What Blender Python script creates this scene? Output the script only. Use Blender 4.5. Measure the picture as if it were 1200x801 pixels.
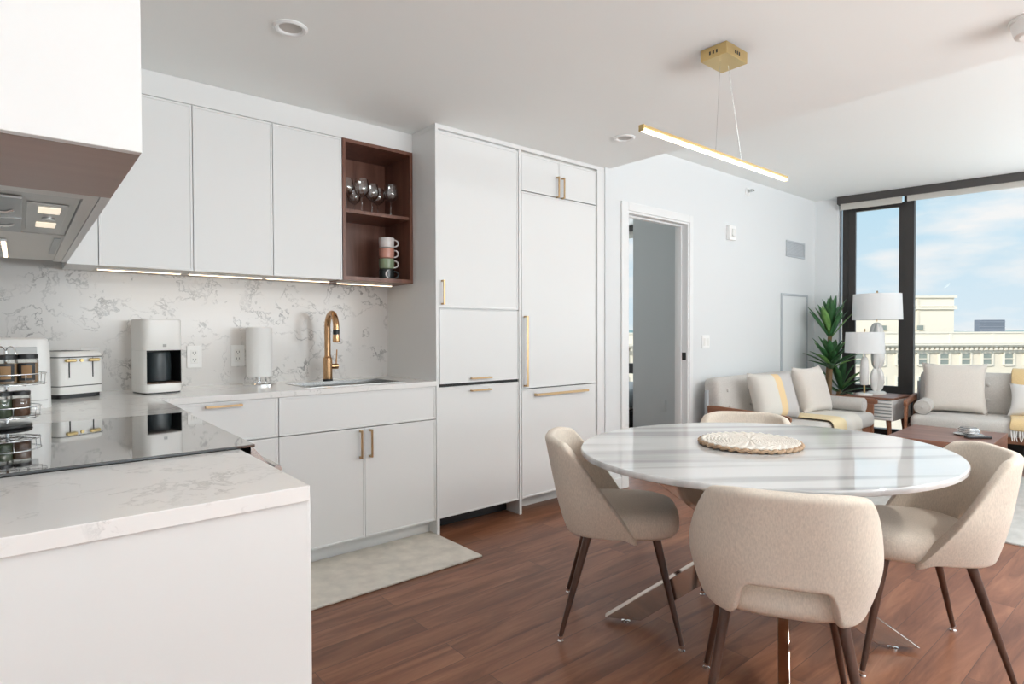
import bpy, bmesh, math, random
from mathutils import Vector, Matrix
random.seed(7)
S = bpy.context.scene
C = S.collection
for o in list(bpy.data.objects): bpy.data.objects.remove(o)
PI = math.pi

# ------------------------------------------------------------------ camera
YAW, PITCH, ROLL, EYE = .698, .0158, -.0028, 1.1946
F = Vector((math.sin(YAW)*math.cos(PITCH), math.cos(YAW)*math.cos(PITCH), -math.sin(PITCH)))
R = Vector((math.cos(YAW), -math.sin(YAW), 0)); U = R.cross(F)
R, U = (math.cos(ROLL)*R + math.sin(ROLL)*U), (-math.sin(ROLL)*R + math.cos(ROLL)*U)
cd = bpy.data.cameras.new('camera'); cam = bpy.data.objects.new('camera', cd); C.objects.link(cam)
cd.sensor_width = 36; cd.lens = 690.33/1200*36; cd.clip_start = .02; cd.clip_end = 2000
cam.matrix_world = Matrix(((R.x, U.x, -F.x, 0), (R.y, U.y, -F.y, 0), (R.z, U.z, -F.z, EYE), (0, 0, 0, 1)))
S.camera = cam

# ------------------------------------------------------------------ exposure, sky, sun, daylight, fill
S.view_settings.view_transform = 'Standard'; S.view_settings.look = 'None'
S.view_settings.gamma = 1; S.view_settings.use_curve_mapping = False
S.view_settings.exposure = 0.44
S.cycles.max_bounces = 10; S.cycles.diffuse_bounces = 6; S.cycles.glossy_bounces = 5
S.cycles.transmission_bounces = 8; S.cycles.transparent_max_bounces = 12
S.cycles.caustics_reflective = False; S.cycles.caustics_refractive = False
S.cycles.sample_clamp_indirect = 4; S.cycles.use_denoising = True

SKY_STRENGTH = .72
w = bpy.data.worlds.new('sky'); S.world = w; w.use_nodes = True
nt = w.node_tree; nt.nodes.clear()
def nd(t, **k):
    n = nt.nodes.new(t)
    for a, b in k.items(): setattr(n, a, b)
    return n
tc = nd('ShaderNodeTexCoord'); mp = nd('ShaderNodeMapping'); mp.inputs['Scale'].default_value = (1.0, 1.0, 3.6)
nz = nd('ShaderNodeTexNoise'); nz.inputs['Scale'].default_value = 4.2; nz.inputs['Detail'].default_value = 9; nz.inputs['Roughness'].default_value = .56
cr = nd('ShaderNodeValToRGB'); cr.color_ramp.elements[0].position = .45; cr.color_ramp.elements[1].position = .62
sx = nd('ShaderNodeSeparateXYZ'); gr = nd('ShaderNodeValToRGB')
gr.color_ramp.elements[0].position = 0.0; gr.color_ramp.elements[0].color = (.74, .87, .95, 1)
gr.color_ramp.elements[1].position = .55; gr.color_ramp.elements[1].color = (.30, .60, .88, 1)
e_ = gr.color_ramp.elements.new(.22); e_.color = (.50, .77, .93, 1)
mx = nd('ShaderNodeMixRGB'); mx.inputs[2].default_value = (.95, .96, .96, 1)
bg = nd('ShaderNodeBackground'); bg.inputs[1].default_value = SKY_STRENGTH; wo = nd('ShaderNodeOutputWorld')
L = nt.links.new
L(tc.outputs['Generated'], mp.inputs[0]); L(mp.outputs[0], nz.inputs[0]); L(nz.outputs[0], cr.inputs[0])
L(tc.outputs['Generated'], sx.inputs[0]); L(sx.outputs[2], gr.inputs[0])
L(cr.outputs[0], mx.inputs[0]); L(gr.outputs[0], mx.inputs[1]); L(mx.outputs[0], bg.inputs[0]); L(bg.outputs[0], wo.inputs[0])

def lamp(name, kind, loc, energy, color=(1, 1, 1), aim=None, size=None, **k):
    d = bpy.data.lights.new(name, kind); d.energy = energy; d.color = color
    if size and kind == 'AREA': d.shape = 'RECTANGLE'; d.size, d.size_y = size
    for a, b in k.items(): setattr(d, a, b)
    o = bpy.data.objects.new(name, d); C.objects.link(o); o.location = loc
    if aim is not None:
        o.rotation_euler = Vector(aim).to_track_quat('-Z', 'Y').to_euler()
    return o
lamp('sun', 'SUN', (-20, 5, 30), 2.9, (1, .95, .86), aim=(.80, .02, -.36), angle=.02)
# daylight entering by the rest of the window wall (right of the picture); behind the camera an added fill lamp aimed up
WN = Vector((-.988, -.154, 0))
lamp('window_daylight', 'AREA', (7.45, -1.25, 1.35), 62, (.90, .96, 1), aim=WN+Vector((0, 0, 1.2)), size=(4.0, 2.3))
lamp('rear_bounce_fill', 'AREA', (2.75, -3.5, 1.35), 505, (.90, .955, .98), aim=(0, .15, 1), size=(4.6, 2.3))

# recessed ceiling lights added as fill, unseen, behind and to the right of the viewer
FILL_CANS = [(2.93, -.75), (5.2, -2.4), (2.93, -2.4)]
for x, y in FILL_CANS: lamp('fill_downlight', 'AREA', (x, y, (2.415 if x < 3.4 else 2.66)-.016), 15, (1, .95, .88), aim=(0, 0, -1), size=(.085, .085))
lamp('bedroom_daylight', 'AREA', (6.36, 5.85, 1.5), 40, (.93, .97, 1), aim=WN, size=(.9, 2.0))

# ------------------------------------------------------------------ materials
def new_mat(name):
    m = bpy.data.materials.new(name); m.use_nodes = True
    return m, m.node_tree.nodes, m.node_tree.links.new, m.node_tree.nodes['Principled BSDF']
def plain(name, col, rough=.5, metal=0, spec=.5, emit=None, estr=0, trans=0, bump=0, bscale=200, coat=0, vary=0, vscale=(3, 3, 3)):
    m, N, K, b = new_mat(name)
    b.inputs['Base Color'].default_value = (*col, 1); b.inputs['Roughness'].default_value = rough
    b.inputs['Metallic'].default_value = metal; b.inputs['Specular IOR Level'].default_value = spec
    b.inputs['Coat Weight'].default_value = coat; b.inputs['Coat IOR'].default_value = 1.8; b.inputs['Transmission Weight'].default_value = trans
    if emit: b.inputs['Emission Color'].default_value = (*emit, 1); b.inputs['Emission Strength'].default_value = estr
    t = N.new('ShaderNodeTexCoord')
    n = N.new('ShaderNodeTexNoise'); n.inputs['Scale'].default_value = bscale; n.inputs['Detail'].default_value = 3
    K(t.outputs['Object'], n.inputs[0])
    if bump:
        bp = N.new('ShaderNodeBump'); bp.inputs['Strength'].default_value = bump; bp.inputs['Distance'].default_value = .004
        K(n.outputs[0], bp.inputs['Height']); K(bp.outputs[0], b.inputs['Normal'])
    if vary:
        mp = N.new('ShaderNodeMapping'); mp.inputs['Scale'].default_value = vscale; K(t.outputs['Object'], mp.inputs[0])
        n2 = N.new('ShaderNodeTexNoise'); n2.inputs['Scale'].default_value = 1; n2.inputs['Detail'].default_value = 5
        K(mp.outputs[0], n2.inputs[0])
        r = N.new('ShaderNodeValToRGB'); r.color_ramp.elements[0].position = .3; r.color_ramp.elements[1].position = .7
        r.color_ramp.elements[0].color = (*[c*(1-vary) for c in col], 1); r.color_ramp.elements[1].color = (*[min(1, c*(1+vary*.5)) for c in col], 1)
        K(n2.outputs[0], r.inputs[0]); K(r.outputs[0], b.inputs['Base Color'])
    return m
def ramp(N, stops):
    r = N.new('ShaderNodeValToRGB'); el = r.color_ramp.elements
    el[0].position, el[0].color = stops[0][0], (*stops[0][1], 1)
    el[1].position, el[1].color = stops[-1][0], (*stops[-1][1], 1)
    for p, c in stops[1:-1]:
        e = el.new(p); e.color = (*c, 1)
    return r
def wood(name, dark, light, axis='X', rough=.4, scale=1.0):
    m, N, K, b = new_mat(name)
    t = N.new('ShaderNodeTexCoord'); mp = N.new('ShaderNodeMapping')
    s = {'X': (1.2, 14, 14), 'Y': (14, 1.2, 14), 'Z': (14, 14, 1.2)}[axis]
    mp.inputs['Scale'].default_value = [q*scale for q in s]
    n = N.new('ShaderNodeTexNoise'); n.inputs['Scale'].default_value = 1.6; n.inputs['Detail'].default_value = 8; n.inputs['Roughness'].default_value = .6; n.inputs['Distortion'].default_value = .6
    r = ramp(N, [(.3, dark), (.5, [(a+c)/2 for a, c in zip(dark, light)]), (.72, light)])
    K(t.outputs['Object'], mp.inputs[0]); K(mp.outputs[0], n.inputs[0]); K(n.outputs[0], r.inputs[0]); K(r.outputs[0], b.inputs['Base Color'])
    b.inputs['Roughness'].default_value = rough
    return m
def veined(name, base, vein, scale=2.2, rough=.12, amount=.55):
    m, N, K, b = new_mat(name)
    t = N.new('ShaderNodeTexCoord'); n0 = N.new('ShaderNodeTexNoise'); n0.inputs['Scale'].default_value = scale*1.4; n0.inputs['Detail'].default_value = 6
    add = N.new('ShaderNodeVectorMath'); add.operation = 'MULTIPLY_ADD'; add.inputs[1].default_value = (.5, .5, .5)
    K(t.outputs['Object'], n0.inputs[0]); K(n0.outputs['Color'], add.inputs[0]); K(t.outputs['Object'], add.inputs[2])
    n1 = N.new('ShaderNodeTexNoise'); n1.inputs['Scale'].default_value = scale*1.1; n1.inputs['Detail'].default_value = 7; n1.inputs['Roughness'].default_value = .56
    K(add.outputs[0], n1.inputs[0])
    a = N.new('ShaderNodeMath'); a.operation = 'SUBTRACT'; a.inputs[1].default_value = .5; K(n1.outputs[0], a.inputs[0])
    ab = N.new('ShaderNodeMath'); ab.operation = 'ABSOLUTE'; K(a.outputs[0], ab.inputs[0])
    r = ramp(N, [(0, (1, 1, 1)), (.008, (.6, .6, .6)), (.022, (0, 0, 0))]); K(ab.outputs[0], r.inputs[0])
    n2 = N.new('ShaderNodeTexNoise'); n2.inputs['Scale'].default_value = scale*1.7; n2.inputs['Detail'].default_value = 3; K(t.outputs['Object'], n2.inputs[0])
    r2 = ramp(N, [(.38, (0, 0, 0)), (.66, (1, 1, 1))]); K(n2.outputs[0], r2.inputs[0])
    mu = N.new('ShaderNodeMath'); mu.operation = 'MULTIPLY'; K(r.outputs[0], mu.inputs[0]); K(r2.outputs[0], mu.inputs[1])
    mu2 = N.new('ShaderNodeMath'); mu2.operation = 'MULTIPLY'; mu2.inputs[1].default_value = amount; K(mu.outputs[0], mu2.inputs[0])
    mix = N.new('ShaderNodeMixRGB'); mix.inputs[1].default_value = (*base, 1); mix.inputs[2].default_value = (*vein, 1)
    K(mu2.outputs[0], mix.inputs[0]); K(mix.outputs[0], b.inputs['Base Color']); b.inputs['Roughness'].default_value = rough
    return m
def banded_marble(name):
    m, N, K, b = new_mat(name)
    t = N.new('ShaderNodeTexCoord'); vr = N.new('ShaderNodeVectorRotate'); vr.rotation_type = 'Z_AXIS'; vr.inputs['Angle'].default_value = math.radians(36); K(t.outputs['Object'], vr.inputs[0]); mp = N.new('ShaderNodeMapping'); mp.inputs['Scale'].default_value = (.45, 8.0, 1)
    n = N.new('ShaderNodeTexNoise'); n.inputs['Scale'].default_value = 1.1; n.inputs['Detail'].default_value = 6; n.inputs['Roughness'].default_value = .5; n.inputs['Distortion'].default_value = .1
    r = ramp(N, [(.30, (.36, .355, .36)), (.44, (.55, .545, .54)), (.53, (.72, .72, .72)), (.8, (.77, .77, .77))])
    K(vr.outputs[0], mp.inputs[0]); K(mp.outputs[0], n.inputs[0]); K(n.outputs[0], r.inputs[0]); K(r.outputs[0], b.inputs['Base Color'])
    b.inputs['Roughness'].default_value = .05; b.inputs['Specular IOR Level'].default_value = .7
    return m
def planks(name):
    m, N, K, b = new_mat(name)
    t = N.new('ShaderNodeTexCoord')
    br = N.new('ShaderNodeTexBrick'); br.offset = .37; br.offset_frequency = 2
    br.inputs['Scale'].default_value = 1; br.inputs['Brick Width'].default_value = 1.25; br.inputs['Row Height'].default_value = .135
    br.inputs['Mortar Size'].default_value = .0012; br.inputs['Mortar Smooth'].default_value = .3; br.inputs['Bias'].default_value = 0
    br.inputs['Color1'].default_value = (.0, .0, .0, 1); br.inputs['Color2'].default_value = (1, 1, 1, 1); br.inputs['Mortar'].default_value = (.5, .5, .5, 1)
    K(t.outputs['Object'], br.inputs[0])
    mp = N.new('ShaderNodeMapping'); mp.inputs['Scale'].default_value = (1.1, 9, 1); K(t.outputs['Object'], mp.inputs[0])
    vm = N.new('ShaderNodeVectorMath'); vm.operation = 'MULTIPLY_ADD'; vm.inputs[1].default_value = (3.1, 5.7, 0)
    K(br.outputs['Color'], vm.inputs[0]); K(mp.outputs[0], vm.inputs[2])
    n = N.new('ShaderNodeTexNoise'); n.inputs['Scale'].default_value = 1.5; n.inputs['Detail'].default_value = 8; n.inputs['Roughness'].default_value = .6; n.inputs['Distortion'].default_value = .9
    K(vm.outputs[0], n.inputs[0])
    r = ramp(N, [(.3, (.120, .043, .020)), (.46, (.205, .079, .039)), (.58, (.270, .111, .057)), (.75, (.37, .168, .090))])
    K(n.outputs[0], r.inputs[0])
    hv = N.new('ShaderNodeHueSaturation'); va = N.new('ShaderNodeMapRange'); va.inputs['To Min'].default_value = .84; va.inputs['To Max'].default_value = 1.14
    K(br.outputs['Color'], va.inputs[0]); K(va.outputs[0], hv.inputs['Value']); K(r.outputs[0], hv.inputs['Color'])
    mx = N.new('ShaderNodeMixRGB'); mx.inputs[2].default_value = (.09, .045, .032, 1); K(br.outputs['Fac'], mx.inputs[0]); K(hv.outputs[0], mx.inputs[1])
    K(mx.outputs[0], b.inputs['Base Color']); b.inputs['Roughness'].default_value = .33; b.inputs['Specular IOR Level'].default_value = .35
    return m
def fabric(name, col, vary=.12, scale=260, rough=.9):
    m, N, K, b = new_mat(name)
    t = N.new('ShaderNodeTexCoord'); mp = N.new('ShaderNodeMapping'); mp.inputs['Scale'].default_value = (scale, scale, scale*.35)
    n = N.new('ShaderNodeTexNoise'); n.inputs['Scale'].default_value = 1; n.inputs['Detail'].default_value = 3
    r = ramp(N, [(.3, [c*(1-vary) for c in col]), (.7, [min(1, c*(1+vary*.7)) for c in col])])
    K(t.outputs['Object'], mp.inputs[0]); K(mp.outputs[0], n.inputs[0]); K(n.outputs[0], r.inputs[0]); K(r.outputs[0], b.inputs['Base Color'])
    bp = N.new('ShaderNodeBump'); bp.inputs['Strength'].default_value = .12; bp.inputs['Distance'].default_value = .002
    K(n.outputs[0], bp.inputs['Height']); K(bp.outputs[0], b.inputs['Normal'])
    b.inputs['Roughness'].default_value = rough; b.inputs['Specular IOR Level'].default_value = .2; b.inputs['Sheen Weight'].default_value = .15
    return m
def striped(name, stops, axis=0, lo=-.5, hi=.5):
    """cloth woven in broad stripes across one local axis"""
    m, N, K, b = new_mat(name)
    t = N.new('ShaderNodeTexCoord'); s = N.new('ShaderNodeSeparateXYZ'); mr = N.new('ShaderNodeMapRange')
    mr.inputs['From Min'].default_value = lo; mr.inputs['From Max'].default_value = hi
    r = ramp(N, stops); r.color_ramp.interpolation = 'CONSTANT'
    K(t.outputs['Object'], s.inputs[0]); K(s.outputs[axis], mr.inputs[0]); K(mr.outputs[0], r.inputs[0]); K(r.outputs[0], b.inputs['Base Color'])
    n = N.new('ShaderNodeTexNoise'); n.inputs['Scale'].default_value = 160; K(t.outputs['Object'], n.inputs[0])
    bp = N.new('ShaderNodeBump'); bp.inputs['Strength'].default_value = .15; bp.inputs['Distance'].default_value = .003; K(n.outputs[0], bp.inputs['Height']); K(bp.outputs[0], b.inputs['Normal'])
    b.inputs['Roughness'].default_value = .95; b.inputs['Specular IOR Level'].default_value = .15
    return m
def pane_glass(name, tint=(1, 1, 1), refl=.06):
    m, N, K, b = new_mat(name); N.remove(b)
    tr = N.new('ShaderNodeBsdfTransparent'); tr.inputs[0].default_value = (*tint, 1)
    gl = N.new('ShaderNodeBsdfGlossy'); gl.inputs['Roughness'].default_value = .02
    lw = N.new('ShaderNodeLayerWeight'); lw.inputs[0].default_value = .15
    mr = N.new('ShaderNodeMath'); mr.operation = 'MULTIPLY_ADD'; mr.inputs[1].default_value = .5; mr.inputs[2].default_value = refl*.3
    mx = N.new('ShaderNodeMixShader'); K(lw.outputs['Fresnel'], mr.inputs[0]); K(mr.outputs[0], mx.inputs[0])
    K(tr.outputs[0], mx.inputs[1]); K(gl.outputs[0], mx.inputs[2]); K(mx.outputs[0], N['Material Output'].inputs[0])
    return m
M = dict(
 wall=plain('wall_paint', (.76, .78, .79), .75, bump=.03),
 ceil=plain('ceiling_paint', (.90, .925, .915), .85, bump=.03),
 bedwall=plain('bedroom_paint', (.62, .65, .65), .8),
 trim=plain('trim_paint', (.82, .83, .83), .4),
 cab=plain('cabinet_lacquer', (.80, .805, .80), .38, bump=.01),
 cabin=plain('cabinet_carcass', (.70, .69, .66), .5),
 gap=plain('shadow_gap_black', (.012, .012, .012), .6),
 quartz=veined('quartz', (.87, .86, .845), (.22, .22, .22), 4.4, .14, .42),
 splash=veined('quartz_splash', (.75, .73, .71), (.20, .195, .19), 4.0, .2, .9),
 floor=planks('wood_floor'),
 walnut=wood('walnut', (.125, .047, .030), (.235, .105, .070), 'Z', .35),
 walnut_x=wood('walnut_long', (.16, .07, .045), (.30, .145, .10), 'Y', .35),
 arm=wood('teak', (.22, .085, .045), (.36, .16, .085), 'Y', .4),
 legwood=wood('leg_walnut', (.045, .02, .014), (.12, .055, .035), 'Z', .35),
 taupe=wood('taupe_laminate', (.29, .185, .148), (.33, .22, .178), 'X', .35),
 brass=plain('brushed_brass', (.62, .43, .24), .28, 1),
 gold=plain('satin_gold', (.70, .52, .24), .3, 1),
 copper=plain('champagne_bronze', (.56, .34, .18), .22, 1),
 chrome=plain('chrome', (.85, .85, .85), .06, 1),
 steel=plain('brushed_steel', (.6, .6, .59), .25, 1),
 rose=plain('polished_steel', (.56, .49, .44), .10, 1),
 filt=plain('filter_mesh', (.42, .43, .43), .35, .9, bump=.4, bscale=420),
 hoodgrey=plain('hood_shell', (.52, .52, .50), .35, .5),
 glassblack=plain('cooktop_glass', (.012, .012, .013), .03, spec=1, coat=1),
 black=plain('black_plastic', (.015, .015, .016), .35),
 dark=plain('dark_bronze_frame', (.030, .027, .026), .4),
 fascia=plain('fascia_metal', (.055, .05, .048), .5),
 blind=plain('blind_cloth', (.55, .53, .49), .9, bump=.1),
 white=plain('white_plastic', (.90, .90, .89), .3),
 enamel=plain('white_enamel', (.90, .895, .87), .25),
 paper=plain('paper', (.86, .86, .85), .95, bump=.25, bscale=140),
 pane=pane_glass('window_pane'),
 wine=pane_glass('stem_glass', (.98, .985, .985), .38),
 jarglass=pane_glass('jar_glass', (.9, .9, .88), .3),
 marble=banded_marble('table_marble'),
 chair=fabric('chair_fabric', (.73, .65, .56)),
 sofa=fabric('sofa_fabric', (.60, .57, .54)),
 cream=fabric('cream_cloth', (.72, .67, .62), .06),
 offwhite=fabric('white_cloth', (.78, .77, .75), .05),
 matcloth=plain('mat_vinyl', (.78, .73, .65), .7, bump=.3, bscale=60, vary=.14, vscale=(14, 14, 14)),
 rug=plain('rug_pile', (.53, .52, .50), .95, bump=.8, bscale=90, vary=.14, vscale=(9, 16, 9)),
 braid=plain('white_braid', (.80, .76, .70), .8, bump=.3, bscale=150),
 rattan=plain('tan_braid', (.42, .29, .19), .8, bump=.3, bscale=150),
 shade=plain('lamp_linen', (.80, .81, .82), .9, bump=.08, bscale=300),
 ceramic=plain('white_ceramic', (.80, .79, .77), .25),
 leaf=plain('leaf_green', (.055, .175, .060), .4, vary=.45, vscale=(30, 30, 8)),
 leaf2=plain('leaf_light', (.17, .34, .09), .4, vary=.3, vscale=(30, 30, 8)),
 bark=plain('cane_bark', (.27, .17, .09), .9, bump=.6, bscale=50),
 soil=plain('soil', (.05, .035, .025), .95),
 led=plain('warm_led', (1, .9, .75), .5, emit=(1, .72, .44), estr=4.2),
 bar=plain('pendant_led', (1, .95, .85), .5, emit=(1, .86, .62), estr=5.0),
 hoodled=plain('hood_led', (1, .95, .9), .5, emit=(1, .84, .62), estr=.55),
 canlens=plain('can_lens', (.55, .53, .50), .5),
 vent=plain('vent_grey', (.50, .53, .56), .6),
 stone=plain('limestone', (.76, .70, .585), .85, vary=.06, vscale=(.4, .4, .4)),
 stone2=plain('limestone_pale', (.78, .735, .64), .85),
 farglass=plain('far_window', (.25, .29, .27), .15),
 tower=plain('far_tower', (.17, .20, .25), .6),
ground=plain('city_ground', (.42, .41, .39), .9),
 hill=plain('far_hills', (.24, .38, .40), .9),
 mustard=fabric('mustard_cloth', (.74, .55, .30), .08),
 bed=fabric('grey_bedding', (.22, .24, .25), .1),
)
MUG = [plain('mug_black', (.03, .035, .035), .25), plain('mug_green', (.27, .34, .21), .3), plain('mug_pink', (.62, .30, .23), .3), plain('mug_white', (.74, .70, .68), .3)]
SPICE = [plain('spice_green', (.07, .10, .05), .7), plain('spice_brown', (.16, .07, .035), .7), plain('spice_tan', (.36, .21, .10), .7), plain('spice_red', (.30, .085, .045), .7)]

# ------------------------------------------------------------------ mesh helpers
def box(bm, x0, y0, z0, x1, y1, z1, bev=0, seg=2):
    vs = bmesh.ops.create_cube(bm, size=1)['verts']
    for v in vs:
        v.co = Vector(((x0+x1)/2 + v.co.x*(x1-x0), (y0+y1)/2 + v.co.y*(y1-y0), (z0+z1)/2 + v.co.z*(z1-z0)))
    if bev:
        es = list({e for v in vs for e in v.link_edges})
        bmesh.ops.bevel(bm, geom=es, offset=bev, segments=seg, affect='EDGES', profile=.5)
def B(x0, y0, z0, x1, y1, z1, bev=0, seg=2):
    bm = bmesh.new(); box(bm, x0, y0, z0, x1, y1, z1, bev, seg); return bm
def ring(bm, c, r, ax, ay, n):
    return [bm.verts.new(Vector(c) + r*(math.cos(2*PI*i/n)*ax + math.sin(2*PI*i/n)*ay)) for i in range(n)]
def skin(bm, rings, caps=True, closed=True):
    n = len(rings[0])
    for a, b in zip(rings, rings[1:]):
        for i in range(n if closed else n-1):
            bm.faces.new((a[i], a[(i+1) % n], b[(i+1) % n], b[i]))
    if caps and closed:
        bm.faces.new(list(reversed(rings[0]))); bm.faces.new(rings[-1])
def frame_of(d):
    d = Vector(d).normalized(); a = Vector((0, 0, 1)) if abs(d.z) < .9 else Vector((1, 0, 0))
    x = d.cross(a).normalized(); return x, d.cross(x).normalized()
def rod(bm, p0, p1, r0, r1=None, n=16):
    p0, p1 = Vector(p0), Vector(p1); x, y = frame_of(p1-p0)
    skin(bm, [ring(bm, p0, r0, x, y, n), ring(bm, p1, r0 if r1 is None else r1, x, y, n)])
def tube(bm, pts, r, n=10, closed=False):
    pts = [Vector(p) for p in pts]; rings = []; x = None
    for i, p in enumerate(pts):
        if closed: d = pts[(i+1) % len(pts)] - pts[i-1]
        else: d = pts[min(i+1, len(pts)-1)] - pts[max(i-1, 0)]
        d.normalize()
        if x is None: x, y = frame_of(d)
        else:
            x = (x - d*x.dot(d)).normalized(); y = d.cross(x).normalized()
        rr = r[i] if isinstance(r, (list, tuple)) else r
        rings.append(ring(bm, p, rr, x, y, n))
    if closed: rings.append(rings[0]); skin(bm, rings, caps=False)
    else: skin(bm, rings)
def lathe(bm, prof, n=32, c=(0, 0, 0), caps=True):
    c = Vector(c)
    skin(bm, [ring(bm, c + Vector((0, 0, z)), max(r, 1e-4), Vector((1, 0, 0)), Vector((0, 1, 0)), n) for r, z in prof], caps)
def prism(bm, poly, d0, d1, fn):
    """extrude a 2D outline; fn(a, b, d) -> 3D point"""
    r0 = [bm.verts.new(fn(a, b, d0)) for a, b in poly]; r1 = [bm.verts.new(fn(a, b, d1)) for a, b in poly]
    skin(bm, [r0, r1])
def loft(bm, outline, prof):
    """outline of (x, y), prof of (scale, z): a cushion-like slab"""
    skin(bm, [[bm.verts.new((x*s, y*s, z)) for x, y in outline] for s, z in prof])
def obj(name, bm, mat, parent=None, smooth=None, bev=0, loc=None, rot=None, sub=0):
    bmesh.ops.recalc_face_normals(bm, faces=bm.faces)
    me = bpy.data.meshes.new(name); bm.to_mesh(me); bm.free()
    for m in (mat if isinstance(mat, (list, tuple)) else [mat]): me.materials.append(m)
    o = bpy.data.objects.new(name, me); C.objects.link(o)
    if smooth is not None:
        for p in me.polygons: p.use_smooth = True
        if smooth: me.set_sharp_from_angle(angle=math.radians(smooth))
        for p in me.polygons:
            if len(p.vertices) > 8: p.use_smooth = False
    if bev:
        b = o.modifiers.new('bevel', 'BEVEL'); b.width = bev; b.segments = 2; b.limit_method = 'ANGLE'
    if sub:
        s = o.modifiers.new('subsurf', 'SUBSURF'); s.levels = sub; s.render_levels = sub
    if parent is not None: o.parent = parent
    if loc is not None: o.location = loc
    if rot is not None: o.rotation_euler = rot
    return o
def tag(o, label=None, cat=None, group=None, kind=None):
    for k, v in (('label', label), ('category', cat), ('group', group), ('kind', kind)):
        if v: o[k] = v
    return o
def thing(name, label, cat, loc=(0, 0, 0), rz=0, group=None):
    o = bpy.data.objects.new(name, None); C.objects.link(o); o.empty_display_size = .1
    o.location = loc; o.rotation_euler = (0, 0, rz)
    return tag(o, label, cat, group)
def struct(name, bm, mat, parent=None, **k):
    o = obj(name, bm, mat, parent, **k)
    if parent is None: o['kind'] = 'structure'
    return o
def kids(o): return [c for c in bpy.data.objects if c.parent == o]
def dup(o, loc=None, rz=None, label=None, parent=None):
    c = o.copy(); C.objects.link(c)
    if parent is not None: c.parent = parent
    if loc is not None: c.location = loc
    if rz is not None: c.rotation_euler = (0, 0, rz)
    if label: c['label'] = label
    for ch in kids(o): dup(ch, parent=c)
    return c
def pillow(w, h, t, n=18, pinch=.10):
    """a stuffed square cushion standing in the x-z plane, thick along y"""
    bm = bmesh.new(); fr = []; bk = []
    for i in range(n+1):
        a, b_ = [], []
        for j in range(n+1):
            u, v = -1+2*i/n, -1+2*j/n
            k = 1 - pinch*(1-abs(u)**2)*abs(v)**6
            k2 = 1 - pinch*(1-abs(v)**2)*abs(u)**6
            x, z = w/2*u*k2, h/2*v*k
            th = t/2*max(0, (1-u**4)*(1-v**4))**.55
            edge = i in (0, n) or j in (0, n)
            p = bm.verts.new((x, -th, z)); a.append(p); b_.append(p if edge else bm.verts.new((x, th, z)))
        fr.append(a); bk.append(b_)
    for i in range(n):
        for j in range(n):
            bm.faces.new((fr[i][j], fr[i+1][j], fr[i+1][j+1], fr[i][j+1]))
            q = (bk[i][j], bk[i][j+1], bk[i+1][j+1], bk[i+1][j])
            if len(set(q)) == 4 and not bm.faces.get(q): bm.faces.new(q)
    return bm
def superoval(a, b, e=2.6, n=48):
    out = []
    for i in range(n):
        t = 2*PI*i/n; c, s = math.cos(t), math.sin(t)
        out.append((a*math.copysign(abs(c)**(2/e), c), b*math.copysign(abs(s)**(2/e), s)))
    return out
def front(x0, z0, x1, z1, y, th=.019, rim=.013, dip=.0035):
    """a slim-framed cabinet front facing -y, its face at y"""
    bm = B(x0, y, z0, x1, y+th, z1)
    f = min(bm.faces, key=lambda q: q.calc_center_median().y)
    bmesh.ops.inset_region(bm, faces=[f], thickness=rim, depth=0)
    r = bmesh.ops.inset_region(bm, faces=[f], thickness=.002, depth=-dip)
    return bm
def front_x(y0, z0, y1, z1, x, th=.019, rim=.013, dip=.0035):
    """the same facing +x"""
    bm = B(x-th, y0, z0, x, y1, z1)
    f = max(bm.faces, key=lambda q: q.calc_center_median().x)
    bmesh.ops.inset_region(bm, faces=[f], thickness=rim, depth=0)
    bmesh.ops.inset_region(bm, faces=[f], thickness=.002, depth=-dip)
    return bm
def pull(x, z, y, ln, vertical, w=.010, out=.028):
    """flat bar pull standing off a front at y (towards -y)"""
    bm = bmesh.new(); h = ln/2
    if vertical:
        box(bm, x-w/2, y-out, z-h, x+w/2, y-out+.008, z+h, .001)
        for s in (-1, 1): box(bm, x-w/2, y-out+.007, z+s*h-.005-s*.005, x+w/2, y, z+s*h+.005-s*.005)
    else:
        box(bm, x-h, y-out, z-w/2, x+h, y-out+.008, z+w/2, .001)
        for s in (-1, 1): box(bm, x+s*h-.005-s*.005, y-out+.007, z-w/2, x+s*h+.005-s*.005, y, z+w/2)
    return bm
OFF = {}
_obj = obj
def obj(name, bm, mat, parent=None, **k):
    """parts may be drawn in room coordinates when their thing was opened with base()"""
    off = OFF.get(parent.name) if parent is not None else None
    local = k.pop('local', False)
    if off is not None and not local: bmesh.ops.translate(bm, verts=bm.verts, vec=-off)
    o = _obj(name, bm, mat, parent, **k)
    if off is not None: OFF[o.name] = off
    return o
def base(name, label, cat, loc, group=None):
    t = thing(name, label, cat, loc, 0, group); OFF[t.name] = Vector(loc); return t
def one(name, bm, mat, label, cat, loc, group=None, **k):
    """a thing that is one mesh, drawn in room coordinates, with its origin at its base"""
    bmesh.ops.translate(bm, verts=bm.verts, vec=-Vector(loc))
    return tag(_obj(name, bm, mat, None, loc=loc, **k), label, cat, group)

# ================================================================== the room
YB, YU, YT, YD = 3.51, 3.18, 2.926, 2.91      # back wall, upper fronts, base fronts, door wall
XL, XP0, XP1 = -.164, 1.873, 3.348            # left wall, tall block
ZC1, ZC2, ZU0, ZU1 = 2.415, 2.66, 1.502, 2.300
P0 = Vector((6.912, 2.91, 0)); WR = math.atan2(-.988, .154)
D_ = Vector((.1540, -.9881, 0)); O_ = Vector((.9881, .1540, 0))
def wp(s, y=0, z=0): return P0 + D_*s + O_*y + Vector((0, 0, z))

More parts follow.
